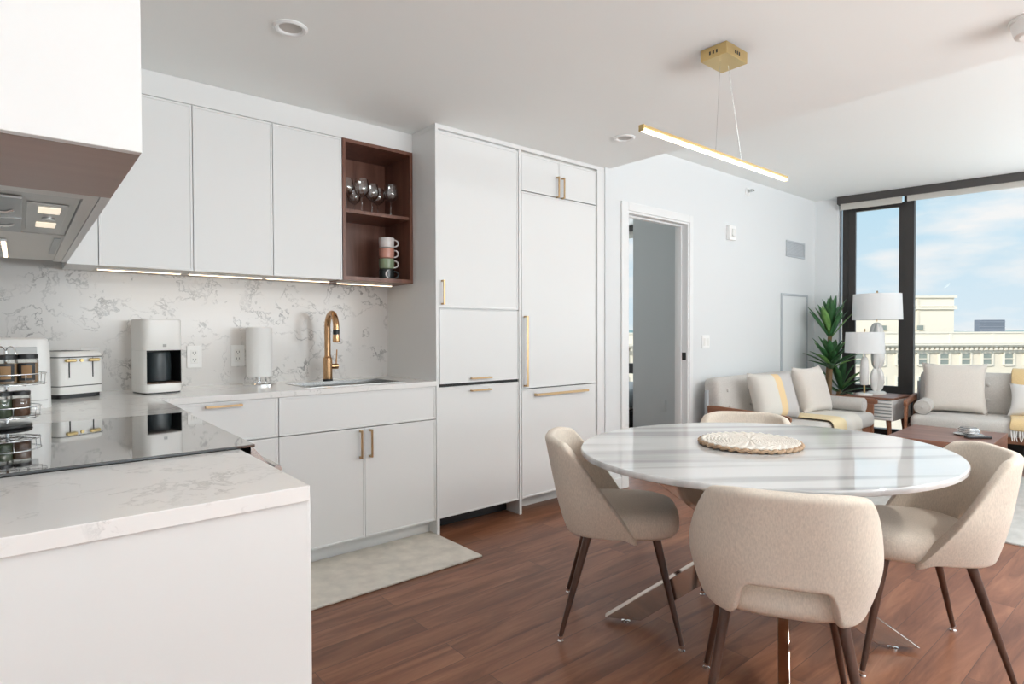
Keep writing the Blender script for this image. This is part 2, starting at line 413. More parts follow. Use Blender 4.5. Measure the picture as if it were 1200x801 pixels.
def slab(bm, x0, z0, z1, y0=-3.75, y1=7.2, off=.17):
    e = lambda y: 6.912 + .15586*(2.91-y) + off*1.012
    prism(bm, [(x0, y0), (e(y0), y0), (e(y1), y1), (x0, y1)], z0, z1, lambda x, y, z: Vector((x, y, z)))
bm = bmesh.new(); slab(bm, -1.75, -.12, 0); struct('floor', bm, M['floor'])
bm = bmesh.new()
box(bm, -1.75, -3.75, ZC1, 3.40, 3.66, 2.95); slab(bm, 3.40, ZC2, 2.95); box(bm, 1.9, 3.66, ZC2, 3.40, 7.2, 2.95)
struct('ceiling', bm, M['ceil'])
bm = bmesh.new(); box(bm, -.30, 1.12, 0, XL, 3.66, ZC1); box(bm, -1.75, 1.0, 0, -.30, 1.12, ZC1); box(bm, -1.75, -3.75, 0, -1.62, 1.0, ZC1); box(bm, -.30, 1.0, 0, XL, 1.12, ZC1)
struct('wall_left', bm, M['wall'])
struct('wall_back', B(XL, YB+.0125, 0, 3.40, 3.66, ZC1), M['wall'])
bm = bmesh.new()   # wall with the doorway
DX0, DX1, DZ = 3.596, 4.426, 2.135
box(bm, XP1, YD, 0, DX0, 3.03, ZC2); box(bm, DX1, YD, 0, 7.06, 3.03, ZC2); box(bm, DX0, YD, DZ, DX1, 3.03, ZC2)
struct('wall_far', bm, M['wall'])
bm = bmesh.new()
def wbox(bm, s0, y0, z0, s1, y1, z1, bev=0):
    n0 = len(bm.verts); box(bm, s0, y0, z0, s1, y1, z1, bev); bm.verts.ensure_lookup_table()
    for v in list(bm.verts)[n0:]: v.co = wp(v.co.x, v.co.y, v.co.z)
wbox(bm, 0, 0, 0, .243, .16, ZC2); wbox(bm, -1.2, 0, 0, -.1, .16, ZC2); wbox(bm, -4.4, 0, 0, -3.6, .16, ZC2); wbox(bm, 6.2, 0, 0, 6.75, .16, ZC2)
struct('wall_window', bm, M['wall'])
bm = bmesh.new()
box(bm, -1.75, -3.75, 0, -.4, -3.6, ZC2); box(bm, 5.6, -3.75, 0, 8.3, -3.6, ZC2); box(bm, -.4, -3.75, 2.52, 5.6, -3.6, ZC2); box(bm, -.4, -3.75, 0, 5.6, -3.6, .1)
struct('wall_front', bm, M['wall'])
bm = bmesh.new()   # bedroom: closet block and outer walls
box(bm, 5.2, 3.03, 0, 6.72, 4.12, ZC2); box(bm, 3.20, 3.66, 0, 3.32, 7.2, ZC2); box(bm, 3.2, 7.05, 0, 6.5, 7.2, ZC2)
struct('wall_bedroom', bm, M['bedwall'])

# windows ------------------------------------------------------------
def window(name, spans, sash=None, zb=.16, zt=2.625):
    """spans: s-ranges of the panes, frame members between"""
    bm = bmesh.new(); s0, s1 = spans[0][0], spans[-1][1]
    wbox(bm, s0-.06, .02, 0, s1+.06, .12, zb); wbox(bm, s0-.06, .02, zt, s1+.06, .12, ZC2-.001)
    edges = [s0-.06] + [q for a, b in zip(spans, spans[1:]) for q in (a[1], b[0])] + [s1+.06]
    wbox(bm, s0-.06, .02, zb, s0, .12, zt); wbox(bm, s1, .02, zb, s1+.06, .12, zt)
    for a, b in zip(spans, spans[1:]): wbox(bm, a[1], 0, zb, b[0], .12, zt)
    f = struct(name, bm, M['dark'])
    for a, b in spans:
        bm = bmesh.new(); wbox(bm, a, .062, zb, b, .070, zt); obj('pane', bm, M['pane'], f)
    return f
w1 = window('window_1', [(.335, .845), (.933, 3.3), (3.39, 6.14)])
bm = bmesh.new()   # the narrow opening sash with its deep bottom rail
wbox(bm, .335, .01, .53, .402, .06, 2.54, .003); wbox(bm, .800, .01, .53, .850, .06, 2.54, .003); wbox(bm, .402, .01, .53, .80, .06, .622, .003); wbox(bm, .402, .01, 2.495, .80, .06, 2.54, .003)
obj('sash', bm, M['dark'], w1)
bm = bmesh.new(); wbox(bm, .55, -.012, .56, .65, .012, .585, .003); obj('sash_handle', bm, M['dark'], w1)
w2 = window('window_2', [(-3.54, -1.26)])
bm = bmesh.new(); wbox(bm, -3.54, .01, .62, -1.26, .10, .76); obj('transom', bm, M['dark'], w2)
f = struct('window_3', bm := bmesh.new(), M['dark'])
bm = bmesh.new()
for x in (-.4, 1.57, 3.54, 5.51): box(bm, x, -3.70, .1, x+.09, -3.60, 2.52)
box(bm, -.4, -3.70, .1, 5.6, -3.60, .17); box(bm, -.4, -3.70, 2.45, 5.6, -3.60, 2.52); obj('window_frame', bm, M['dark'], f)
for x in (-.31, 1.66, 3.63): obj('pane', B(x, -3.655, .17, x+1.88, -3.647, 2.45), M['pane'], f)
# fascia and blinds
def fascia(name, s0, s1, label):
    bm = bmesh.new(); wbox(bm, s0, -.10, 2.580, s1, -.085, 2.658); wbox(bm, s0, -.085, 2.645, s1, -.001, 2.658); wbox(bm, s0, -.085, 2.58, s0+.012, -.001, 2.645)
    return tag(obj(name, bm, M['fascia']), label, 'fascia')
fascia('blind_fascia', .243, 6.2, 'long dark metal blind fascia under the ceiling above the big living room window')
fascia('blind_fascia', -3.6, -1.2, 'dark blind fascia above the bedroom window seen through the doorway')
def blind(s0, s1, drop, label):
    t = thing('roller_blind', label, 'blind')
    bm = bmesh.new(); rod(bm, wp(s0, -.045, 2.605), wp(s1, -.045, 2.605), .026, n=20); wbox(bm, s0, -.074, 2.605-drop, s1, -.071, 2.605); obj('blind_cloth', bm, M['blind'], t)
    bm = bmesh.new(); wbox(bm, s0, -.078, 2.605-drop-.016, s1, -.066, 2.605-drop, .002); obj('bottom_bar', bm, M['blind'], t)
    return t
blind(.27, .835, .075, 'beige roller blind rolled up over the narrow opening window pane')
blind(.88, 3.3, .065, 'beige roller blind rolled up over the wide window pane')
blind(-3.5, -1.3, .10, 'roller blind rolled up over the bedroom window beyond the doorway')
# doorway ------------------------------------------------------------
bm = bmesh.new(); jt = .02
box(bm, DX0, YD-.004, 0, DX0+jt, 3.034, DZ); box(bm, DX1-jt, YD-.004, 0, DX1, 3.034, DZ); box(bm, DX0+jt, YD-.004, DZ-jt, DX1-jt, 3.034, DZ)
for x0, x1 in ((DX0+jt, DX0+jt+.012), (DX1-jt-.012, DX1-jt)): box(bm, x0, YD+.055, 0, x1, YD+.095, DZ-jt)
box(bm, DX0+jt+.012, YD+.055, DZ-jt-.012, DX1-jt-.012, YD+.095, DZ-jt)
d1 = struct('door_1', bm, M['trim'])
bm = bmesh.new()
box(bm, DX0-.075, YD-.016, 0, DX0+.004, YD, DZ+.06, .003); box(bm, DX1-.004, YD-.016, 0, DX1+.045, YD, DZ+.06, .003); box(bm, DX0+.004, YD-.016, DZ-.004, DX1-.004, YD, DZ+.06, .003)
obj('casing', bm, M['trim'], d1)
bm = bmesh.new(); box(bm, DX1-jt-.003, YD+.012, .955, DX1-jt+.001, YD+.050, 1.02); obj('strike_plate', bm, M['black'], d1)
# the bedroom door, swung open flat against the wall behind
bm = bmesh.new()
for x0, x1 in ((XP1, DX0-.076), (DX1+.046, 6.86)): box(bm, x0, YD-.014, 0, x1, YD, .09, .003)
struct('baseboard_far', bm, M['trim'])

# backsplash -----------------------------------------------------------
one('backsplash', B(XL, YB, .912, XP0, YB+.012, 1.62), M['splash'], 'white veined quartz backsplash behind the sink and small appliances', 'backsplash', (.85, YB, .912))

# ================================================================== kitchen cabinets
HP = M['brass']
def pull_part(*a, parent, label=None, mat=None, **k): return tag(obj('handle', pull(*a, **k), mat or HP, parent), label)
# upper row: three single-door units and a corner filler
xs = [(.2785, .657, 'tall white upper cabinet next to the hood side, first left of three'),
      (.657, 1.034, 'middle of the three tall white upper cabinets over the counter'),
      (1.034, 1.416, 'tall white upper cabinet beside the open walnut shelf box')]
for x0, x1, lb in xs:
    t = base('upper_cabinet', lb, 'cabinet', (x0, YB, ZU0), 'white upper cabinets over the sink counter')
    obj('cabinet_body', B(x0+.001, YU+.021, ZU0, x1-.001, YB, ZU1), M['cabin'], t)
    obj('door', front(x0+.0018, ZU0-.004, x1-.0018, ZU1-.0045, YU), M['cab'], t)
one('corner_filler', B(.1645, YU, ZU0-.004, .2770, YU+.30, ZU1), M['cab'], 'narrow white filler panel in the corner between the upper cabinet runs', 'filler panel', (.22, YU, ZU0))
bm = bmesh.new(); box(bm, .165, YU+.004, ZU1, XP0, YB, ZC1-.001); struct('trim_1', bm, M['cab'])
# open walnut shelf box
t = base('open_shelf_box', 'open walnut shelf box holding wine glasses and stacked mugs', 'shelf', (1.645, YB, ZU0))
sx0, sx1, th = 1.4185, 1.871, .019; y0 = YU-.002
bm = bmesh.new()
box(bm, sx0, y0, ZU0-.004, sx0+th, YB, ZU1); box(bm, sx1-th, y0, ZU0-.004, sx1, YB, ZU1)
box(bm, sx0+th, y0, ZU1-th, sx1-th, YB, ZU1); box(bm, sx0+th, y0, ZU0-.004, sx1-th, YB, ZU0+th)
box(bm, sx0+th, YB-.012, ZU0+th, sx1-th, YB, ZU1-th)
obj('shelf_frame', bm, M['walnut'], t)
ZS = 1.905
obj('shelf', B(sx0+th, y0+.012, ZS-.019, sx1-th, YB-.012, ZS), M['walnut'], t)
# left run: near block, hood block, corner block
t = base('upper_cabinet', 'large white upper cabinet at the top left corner with a taupe underside', 'cabinet', (0, 1.4, ZU0))
obj('cabinet_body', B(XL, 1.196, ZU0+.012, .145, 1.613, 2.412), M['cabin'], t)
obj('end_panel', B(XL, 1.175, ZU0, .166, 1.195, 2.412, .0012), M['cab'], t)
obj('door', front_x(1.198, ZU0+.012, 1.611, 2.30, .166), M['cab'], t)
tag(obj('underside_panel', B(XL, 1.196, ZU0, .1655, 1.613, ZU0+.0115), M['taupe'], t), 'taupe wood-grain underside panel')
t = base('hood_cabinet', 'white upper cabinet with the built-in range hood in its underside', 'cabinet', (0, 2.0, ZU0))
bm = bmesh.new(); box(bm, XL, 1.614, ZU0+.03, .145, 3.17, 2.412); box(bm, XL, 1.614, ZU0, .145, 1.664, ZU0+.03); box(bm, .118, 1.664, ZU0, .145, 3.17, ZU0+.03)
obj('cabinet_body', bm, M['cabin'], t)
for a, b in ((1.614, 2.36), (2.363, 3.17)): obj('door', front_x(a, ZU0, b, 2.30, .166), M['cab'], t)
bm = bmesh.new(); box(bm, XL, 2.352, ZU0+.004, .118, 3.17, ZU0+.0295); obj('underside_panel', bm, M['cabin'], t)
obj('dark_slot', B(.094, 2.42, ZU0+.0005, .112, 2.90, ZU0+.0035), M['filt'], t)  # grey mesh strip for the dark slot in the underside
t = base('range_hood', 'built-in grey range hood with lit lamps under the upper left cabinet', 'range hood', (-.02, 2.0, ZU0))
obj('hood_shell', B(-.150, 1.668, ZU0+.006, .116, 2.348, ZU0+.0295), M['hoodgrey'], t)
bm = bmesh.new(); box(bm, .020, 1.80, ZU0+.001, .100, 2.25, ZU0+.0055, .001); obj('lamp_panel', bm, M['hoodgrey'], t)
for y in (1.83, 2.08): obj('hood_lamp', B(.042, y, ZU0-.0015, .086, y+.085, ZU0+.0008, .001), M['hoodled'], t)
bm = bmesh.new(); rod(bm, (.066, 1.995, ZU0-.004), (.066, 1.995, ZU0+.001), .014); obj('hood_button', bm, M['steel'], t, smooth=40)
fl = obj('grease_filter', B(-.145, 1.74, ZU0-.002, .012, 2.31, ZU0+.0055, .002), M['filt'], t)
for y in (1.90, 2.14):
    bm = bmesh.new(); tube(bm, [(-.10, y, ZU0-.003), (-.085, y, ZU0-.009), (-.02, y, ZU0-.009), (-.005, y, ZU0-.003)], .004, 8); obj('filter_handle', bm, M['steel'], fl, smooth=40)
obj('divider', B(-.145, 2.02, ZU0-.004, .012, 2.03, ZU0-.002), M['steel'], fl)
# lights under the cabinets
def led(x0, y0, x1, y1, label):
    t = base('under_cabinet_light', label, 'light', ((x0+x1)/2, (y0+y1)/2, ZU0-.01), 'under-cabinet lights')
    obj('light_channel', B(x0, y0, ZU0-.008, x1, y1, ZU0-.0001), M['trim'], t)
    g = .003
    obj('light_strip', B(x0+g, y0+g, ZU0-.010, x1-g, y1-g, ZU0-.0082), M['led'], t)
led(.285, 3.335, .632, 3.352, 'warm strip light under the upper cabinet nearest the hood')
led(.665, 3.335, 1.025, 3.352, 'warm strip light under the middle upper cabinet')
led(1.045, 3.335, 1.405, 3.352, 'warm strip light under the upper cabinet beside the walnut shelf')
t = base('under_cabinet_light', 'warm strip light under the walnut shelf box', 'light', (1.63, 3.34, ZU0-.016), 'under-cabinet lights')
obj('light_channel', B(1.45, 3.335, ZU0-.013, 1.815, 3.352, ZU0-.0045), M['trim'], t); obj('light_strip', B(1.453, 3.338, ZU0-.015, 1.812, 3.349, ZU0-.0132), M['led'], t)
led(-.040, 2.52, -.024, 3.02, 'warm strip light behind the range hood at the left edge of the photo')

# tall block -------------------------------------------------------------
t = base('tall_cabinet', 'tall white pantry cabinet with an upper door and a lift-up lower door', 'cabinet', (2.2, YB, .0))
bm = bmesh.new(); box(bm, XP0, YT-.004, 0, 1.8925, YB, 2.388); box(bm, 2.513, YT-.004, 0, 2.5315, YB, 2.388); box(bm, 1.8925, YT+.02, .885, 2.513, YB, 2.388)
obj('cabinet_body', bm, M['cab'], t)
d = obj('door', front(1.8955, 1.343, 2.5095, 2.372, YT), M['cab'], t); pull_part(1.917, 1.433, YT, .145, True, parent=d)
d = obj('lift_door', front(1.8985, .892, 2.5065, 1.336, YT-.004, .019, .006), M['cab'], t); pull_part(2.195, .916, YT-.004, .15, False, parent=d)
obj('gap_shade', B(1.893, YT+.012, .874, 2.5125, YT+.0195, .89), M['gap'], t)  # black strip, the shade in the gap put into colour
t = base('dishwasher', 'white panelled dishwasher below the pantry with a black toe kick', 'dishwasher', (2.2, 3.2, 0))
obj('tub', B(1.895, YT+.022, .10, 2.511, YB-.02, .870), M['gap'], t)
d = obj('door_panel', front(1.8955, .098, 2.5095, .873, YT), M['cab'], t); pull_part(2.195, .842, YT, .15, False, parent=d)
obj('toe_kick', B(1.895, 3.057, .004, 2.511, 3.075, .10), M['black'], t)
t = base('fridge', 'white panelled fridge with a long vertical brass handle and freezer drawer', 'fridge', (2.95, YB, 0))
obj('fridge_body', B(2.535, YT+.022, .10, 3.268, YB-.02, 2.125), M['gap'], t)
obj('toe_kick', B(2.533, 3.05, .0, 3.268, 3.07, .098), M['cabin'], t)
d = obj('door', front(2.540, .826, 3.265, 2.122, YT), M['cab'], t); pull_part(2.563, 1.072, YT, .465, True, parent=d, w=.016, out=.035)
d = obj('freezer_drawer', front(2.540, .100, 3.265, .819, YT), M['cab'], t); pull_part(2.90, .780, YT, .50, False, parent=d, w=.016, out=.035)
t = base('over_fridge_cabinet', 'short white two-door cabinet above the fridge', 'cabinet', (2.9, YB, 2.13))
obj('cabinet_body', B(2.533, YT+.022, 2.127, 3.268, YB-.02, 2.388), M['cabin'], t)
for x0, x1, hx in ((2.540, 2.887, 2.862), (2.890, 3.265, 2.913)):
    d = obj('door', front(x0, 2.129, x1, 2.372, YT), M['cab'], t); pull_part(hx, 2.193, YT, .145, True, parent=d)
one('fridge_side_panel', B(3.2705, YT-.006, 0, XP1, YB, 2.388, .001), M['cab'], 'white full-height end panel between the fridge and the doorway wall', 'panel', (3.31, 3.2, 0))
struct('trim_2', B(XP0, YT-.004, 2.389, XP1, YB, ZC1-.001), M['cab'])

# base run -----------------------------------------------------------------
ZC = .912
t = base('sink_cabinet', 'white sink base cabinet with two doors and a plain front panel', 'cabinet', (1.42, YB, 0))
obj('cabinet_body', B(.969, YT+.021, .095, 1.872, YB, .66), M['cabin'], t)
obj('false_front', front(.971, .692, 1.870, .881, YT), M['cab'], t)
for x0, x1, hx in ((.971, 1.4205, 1.394), (1.4235, 1.870, 1.452)):
    d = obj('door', front(x0, .095, x1, .687, YT), M['cab'], t); pull_part(hx, .602, YT, .150, True, parent=d)
obj('toe_kick', B(.969, 3.005, 0, 1.872, 3.02, .095), M['cab'], t)
t = base('drawer_cabinet', 'white base cabinet with a brass-handled drawer left of the sink cabinet', 'cabinet', (.73, YB, 0))
obj('cabinet_body', B(.486, YT+.021, .095, .967, YB, .882), M['cabin'], t)
d = obj('drawer', front(.486, .692, .967, .881, YT), M['cab'], t); pull_part(.721, .862, YT, .155, False, parent=d)
obj('door', front(.486, .095, .967, .687, YT), M['cab'], t)
obj('toe_kick', B(.486, 3.005, 0, .967, 3.02, .095), M['cab'], t)
t = base('peninsula_cabinet', 'white end cabinet below the counter in the left foreground', 'cabinet', (.15, 1.3, 0))
obj('cabinet_body', B(XL, 1.112, .0, .405, 1.528, .882), M['cabin'], t)
obj('end_panel', B(XL, 1.090, 0, .413, 1.111, .8825, .001), M['cab'], t)
obj('door', front_x(1.113, .095, 1.526, .88, .427), M['cab'], t)
t = base('corner_cabinet', 'white corner base cabinet hidden behind the range', 'cabinet', (.15, 2.7, 0))
obj('cabinet_body', B(XL+.002, 2.322, .0, .462, YB, .882), M['cabin'], t)
obj('door', front_x(2.326, .095, 2.92, .88, .4815), M['cab'], t)
# worktop: L shape with range gap and sink cut-out
SX0, SX1, SY0, SY1 = 1.16, 1.70, 3.02, 3.33
bm = bmesh.new(); z0 = .8832
box(bm, XL+.001, 2.318, z0, .470, YT-.004, ZC)
box(bm, XL, YT-.004, z0, SX0, YB, ZC); box(bm, SX1, YT-.004, z0, XP0, YB, ZC); box(bm, SX0, YT-.004, z0, SX1, SY0, ZC); box(bm, SX0, SY1, z0, SX1, YB, ZC)
one('countertop', bm, M['quartz'], 'white veined quartz countertop around the sink and behind the cooktop', 'countertop', (.3, 2.6, z0))
one('countertop', B(XL+.001, 1.078, z0, .413, 1.530, ZC, .0015), M['quartz'], 'white veined quartz countertop slab in the left foreground, in front of the cooktop', 'countertop', (.1, 1.3, z0))
t = base('sink', 'stainless steel sink set in the quartz counter below the bronze faucet', 'sink', (1.43, 3.17, .70))
bm = bmesh.new(); g = .0006; a, b_, c_, d_ = SX0+g, SX1-g, SY0+g, SY1-g; w_ = .004
box(bm, a, c_, .70, a+w_, d_, .9118); box(bm, b_-w_, c_, .70, b_, d_, .9118); box(bm, a+w_, c_, .70, b_-w_, c_+w_, .9118); box(bm, a+w_, d_-w_, .70, b_-w_, d_, .9118); box(bm, a, c_, .694, b_, d_, .70)
f_ = .016
box(bm, SX0-f_, SY0-f_, ZC+.0003, SX0+w_, SY1+f_, ZC+.002); box(bm, SX1-w_, SY0-f_, ZC+.0003, SX1+f_, SY1+f_, ZC+.002); box(bm, SX0+w_, SY0-f_, ZC+.0003, SX1-w_, SY0+w_, ZC+.002); box(bm, SX0+w_, SY1-w_, ZC+.0003, SX1-w_, SY1+f_, ZC+.002)
obj('basin', bm, M['steel'], t)
bm = bmesh.new(); rod(bm, (1.43, 3.175, .7005), (1.43, 3.175, .704), .045, n=24); obj('drain', bm, M['chrome'], t, smooth=40)
# range ----------------------------------------------------------------------
t = base('range', 'built-in range with a glossy black glass cooktop on the left counter', 'range', (.15, 1.92, 0))
obj('range_body', B(XL+.01, 1.534, .02, .44, 2.314, .895), M['steel'], t)
obj('cooktop', B(XL+.012, 1.5305, .9125, .449, 2.3175, .9195, .0015), M['glassblack'], t)
bm = bmesh.new(); prism(bm, [(.441, .9115), (.446, .9115), (.484, .862), (.478, .862), (.441, .885)], 1.537, 2.311, lambda a, b, d: Vector((a, d, b))); obj('control_panel', bm, M['steel'], t)
d = obj('oven_door', B(.441, 1.538, .16, .468, 2.310, .855, .003), M['steel'], t)
obj('oven_glass', B(.4682, 1.62, .30, .4695, 2.23, .68), M['glassblack'], d)
bm = bmesh.new(); rod(bm, (.508, 1.545, .845), (.508, 2.303, .845), .012, n=6)
for y in (1.58, 2.27): rod(bm, (.466, y, .838), (.508, y, .845), .008, n=10)
obj('handle', bm, M['steel'], d)

# faucet, towel, outlets --------------------------------------------------------
t = base('faucet', 'tall champagne bronze gooseneck faucet behind the sink', 'faucet', (1.405, 3.375, ZC))
fx, fy = 1.405, 3.375
bm = bmesh.new(); lathe(bm, [(.029, ZC), (.029, ZC+.012)], 28, (fx, fy, 0)); tag(obj('base_ring', bm, M['black'], t, smooth=40), 'black base ring')
bm = bmesh.new(); lathe(bm, [(.0265, ZC+.0122), (.0265, ZC+.135), (.020, ZC+.142), (.0195, ZC+.15)], 28, (fx, fy, 0)); obj('faucet_body', bm, M['copper'], t, smooth=40)
bm = bmesh.new(); dx, dy = -.10, -.995; Rn = .082
pts = [(fx, fy, ZC+.145), (fx, fy, ZC+.315)] + [(fx+dx*(Rn-Rn*math.cos(q)), fy+dy*(Rn-Rn*math.cos(q)), ZC+.315+Rn*math.sin(q)) for q in [PI*k/16 for k in range(1, 16)]]
pts += [(fx+dx*2*Rn, fy+dy*2*Rn, ZC+.315), (fx+dx*2*Rn, fy+dy*2*Rn, ZC+.30)]
tube(bm, pts, .0178, 16); obj('spout', bm, M['copper'], t, smooth=50)
ex, ey = fx+dx*2*Rn, fy+dy*2*Rn
bm = bmesh.new(); lathe(bm, [(.0185, ZC+.301), (.0185, ZC+.275)], 20, (ex, ey, 0)); tag(obj('spray_collar', bm, M['black'], t, smooth=40), 'black spray collar')
bm = bmesh.new(); lathe(bm, [(.019, ZC+.2745), (.0205, ZC+.24), (.0195, ZC+.232), (.012, ZC+.230)], 20, (ex, ey, 0)); obj('spray_head', bm, M['copper'], t, smooth=40)
bm = bmesh.new(); rod(bm, (fx+.02, fy, ZC+.085), (fx+.062, fy, ZC+.085), .016, n=20); obj('lever_hub', bm, M['copper'], t, smooth=40)
bm = bmesh.new(); rod(bm, (fx+.052, fy, ZC+.10), (fx+.056, fy-.004, ZC+.185), .0045, .0035, n=10); obj('lever', bm, M['copper'], t, smooth=40)

px, py = 1.012, 3.36
t = base('paper_towel_holder', 'chrome paper towel holder standing on the counter', 'paper towel holder', (px, py, ZC))
bm = bmesh.new(); lathe(bm, [(.084, ZC), (.084, ZC+.008), (.078, ZC+.014), (.01, ZC+.016)], 40, (px, py, 0)); obj('holder_base', bm, M['chrome'], t, smooth=35)
bm = bmesh.new(); lathe(bm, [(.008, ZC+.016), (.008, ZC+.30), (.004, ZC+.305)], 16, (px, py, 0)); obj('holder_rod', bm, M['chrome'], t, smooth=35)
for q in (0, 2.1, 4.2):
    bm = bmesh.new(); rod(bm, (px+.03*math.cos(q), py+.03*math.sin(q), ZC+.0155), (px+.03*math.cos(q), py+.03*math.sin(q), ZC+.046), .004, n=8); obj('roll_support', bm, M['chrome'], t, smooth=35)
bm = bmesh.new(); lathe(bm, [(.022, ZC+.0475), (.0635, ZC+.0475), (.066, ZC+.05), (.066, ZC+.312), (.0635, ZC+.315), (.022, ZC+.315), (.022, ZC+.0475)], 48, (px, py, 0), caps=False)
one('paper_towel_roll', bm, M['paper'], 'white paper towel roll standing on the chrome holder', 'paper towels', (px, py, ZC+.047), smooth=35)

def outlet(x, label, double=False):
    t = base('wall_outlet', label, 'outlet', (x, YB, 1.01), 'outlets on the backsplash'); wz = .105 if double else .072
    obj('cover_plate', B(x-wz/2, YB-.006, 1.012, x+wz/2, YB-.0005, 1.13, .002), M['white'], t)
    f = obj('receptacle', B(x-.017, YB-.0085, 1.035, x+.017, YB-.0062, 1.107, .001), M['enamel'], t)
    bm = bmesh.new()
    for z in (1.055, 1.092):
        for s in (-.007, .007): box(bm, x+s-.0012, YB-.0092, z-.004, x+s+.0012, YB-.0086, z+.006)
        box(bm, x-.002, YB-.0092, z-.011, x+.002, YB-.0086, z-.007)
    obj('slot', bm, M['black'], f)
outlet(.268, 'white wall outlet partly hidden behind the toaster'); outlet(.722, 'white wall outlet between the coffee maker and the paper towels'); outlet(.940, 'white wall outlet partly hidden behind the paper towel roll')

# wall of small appliances ---------------------------------------------------------
t = thing('coffee_maker', 'off-white upright coffee maker with a dark open bay on the counter', 'coffee maker', (.512, 3.285, ZC), .20)
W2, D2 = .088, .098
out = superoval(W2, D2, 5, 48)
bm = bmesh.new(); loft(bm, out, [(.985, .0065), (1, .012), (1, .043), (.985, .046)]); obj('foot_base', bm, M['enamel'], t, smooth=40)
bm = bmesh.new(); loft(bm, out, [(.94, -.0005), (.94, .006)]); obj('rubber_base', bm, M['black'], t)
bm = bmesh.new(); loft(bm, out, [(.985, .204), (1, .209), (1, .335), (.985, .347), (.93, .352)]); obj('water_tank', bm, M['enamel'], t, smooth=40)
n0, n1 = -W2+.013, W2-.012     # open bay in the front of the column
poly = [p for p in out if not (p[1] < -.01 and n0 < p[0] < n1)]
k0 = max(range(len(poly)), key=lambda k: -poly[k][0]-poly[k][1]*9 if poly[k][0] < 0 else -99)
poly = poly[:k0+1] + [(n0, -D2*.93), (n0, D2-.03), (n1, D2-.03), (n1, -D2*.93)] + poly[k0+1:]
bm = bmesh.new(); prism(bm, poly, .0465, .2035, lambda x, y, d: Vector((x, y, d))); obj('column', bm, M['enamel'], t)
bm = bmesh.new(); box(bm, n0+.0005, D2-.045, .0465, n1-.0005, D2-.0305, .2035); box(bm, n0+.0005, -D2*.90, .0465, n0+.002, D2-.045, .2035); box(bm, n1-.002, -D2*.90, .0465, n1-.0005, D2-.045, .2035); obj('bay_lining', bm, M['black'], t)
bm = bmesh.new(); lathe(bm, [(.048, .053), (.060, .058), (.062, .13), (.060, .180), (.056, .195)], 32); obj('carafe', bm, plain('dark_carafe', (.035, .045, .05), .3), t, smooth=40)
obj('drip_tray', B(n0+.001, -D2+.003, .0465, n1-.001, D2-.046, .0525, .001), plain('drip_tray', (.14, .09, .065), .4), t)
tag(obj('badge', B(-.008, -D2-.0008, .220, .008, -D2+.004, .233, .0005), plain('badge_grey', (.42, .42, .41), .6), t), 'small grey badge')

t = thing('toaster', 'white four-slice toaster with two brass levers next to the air fryer', 'toaster', (.158, 3.345, ZC), .50)
W2, D2 = .099, .125
bm = bmesh.new(); loft(bm, superoval(W2-.006, D2-.006, 8, 40), [(1, 0), (1, .018)]); obj('toaster_foot', bm, M['black'], t)
out = superoval(W2, D2, 9, 56)
bm = bmesh.new(); loft(bm, out, [(.99, .0185), (1, .024), (1, .052)]); obj('lower_body', bm, M['enamel'], t, smooth=40)
bm = bmesh.new(); loft(bm, out, [(1.008, .0525), (1.008, .0555)]); tag(obj('trim_band', bm, M['black'], t), 'thin dark lower band')
bm = bmesh.new(); loft(bm, out, [(1, .056), (1, .178)]); obj('body', bm, M['enamel'], t, smooth=40)
bm = bmesh.new(); loft(bm, out, [(1.008, .1785), (1.008, .182)]); tag(obj('trim_band', bm, M['black'], t), 'thin dark upper band')
bm = bmesh.new(); loft(bm, out, [(1.0, .1825), (1.0, .192), (.95, .203), (.90, .206)]); obj('top_cover', bm, M['enamel'], t, smooth=40)
for x in (-.05, -.018, .018, .05): obj('bread_slot', B(x-.009, -.085, .2062, x+.009, .085, .2072), M['black'], t)
for x in (-.055, .045):
    obj('lever_track', B(x-.002, -D2-.0025, .090, x+.002, -D2-.0003, .176), M['black'], t)
    bm = bmesh.new(); box(bm, x-.022, -D2-.022, .160, x+.022, -D2-.003, .174, .005); obj('lever', bm, M['gold'], t)
bm = bmesh.new(); rod(bm, (-.005, -D2-.008, .166), (-.005, -D2-.0003, .166), .007); obj('dial', bm, M['gold'], t, smooth=40)

t = base('air_fryer', 'tall white rounded kitchen appliance behind the spice rack', 'appliance', (-.02, 2.98, ZC))
bm = bmesh.new(); ax, ay, bx, by = -.135, 2.86, .098, 3.13
prof = [(1.0, 0), (1.0, .012), (1.0, .03), (.985, .20), (.965, .245), (.93, .262), (.85, .268)]
cx, cy = (ax+bx)/2, (ay+by)/2
loft(bm, [(x, y) for x, y in superoval((bx-ax)/2, (by-ay)/2, 6, 56)], prof); bmesh.ops.translate(bm, verts=bm.verts, vec=(cx, cy, ZC)); obj('housing', bm, M['white'], t, smooth=45)
bm = bmesh.new(); box(bm, -.115, ay-.001, ZC+.205, .055, ay+.02, ZC+.235, .003); tag(obj('control_strip', bm, plain('pale_grey_panel', (.60, .61, .61), .3), t), 'pale grey control strip')
obj('basket_seam', B(-.125, ay-.0015, ZC+.030, .085, ay+.01, ZC+.033), M['hoodgrey'], t)

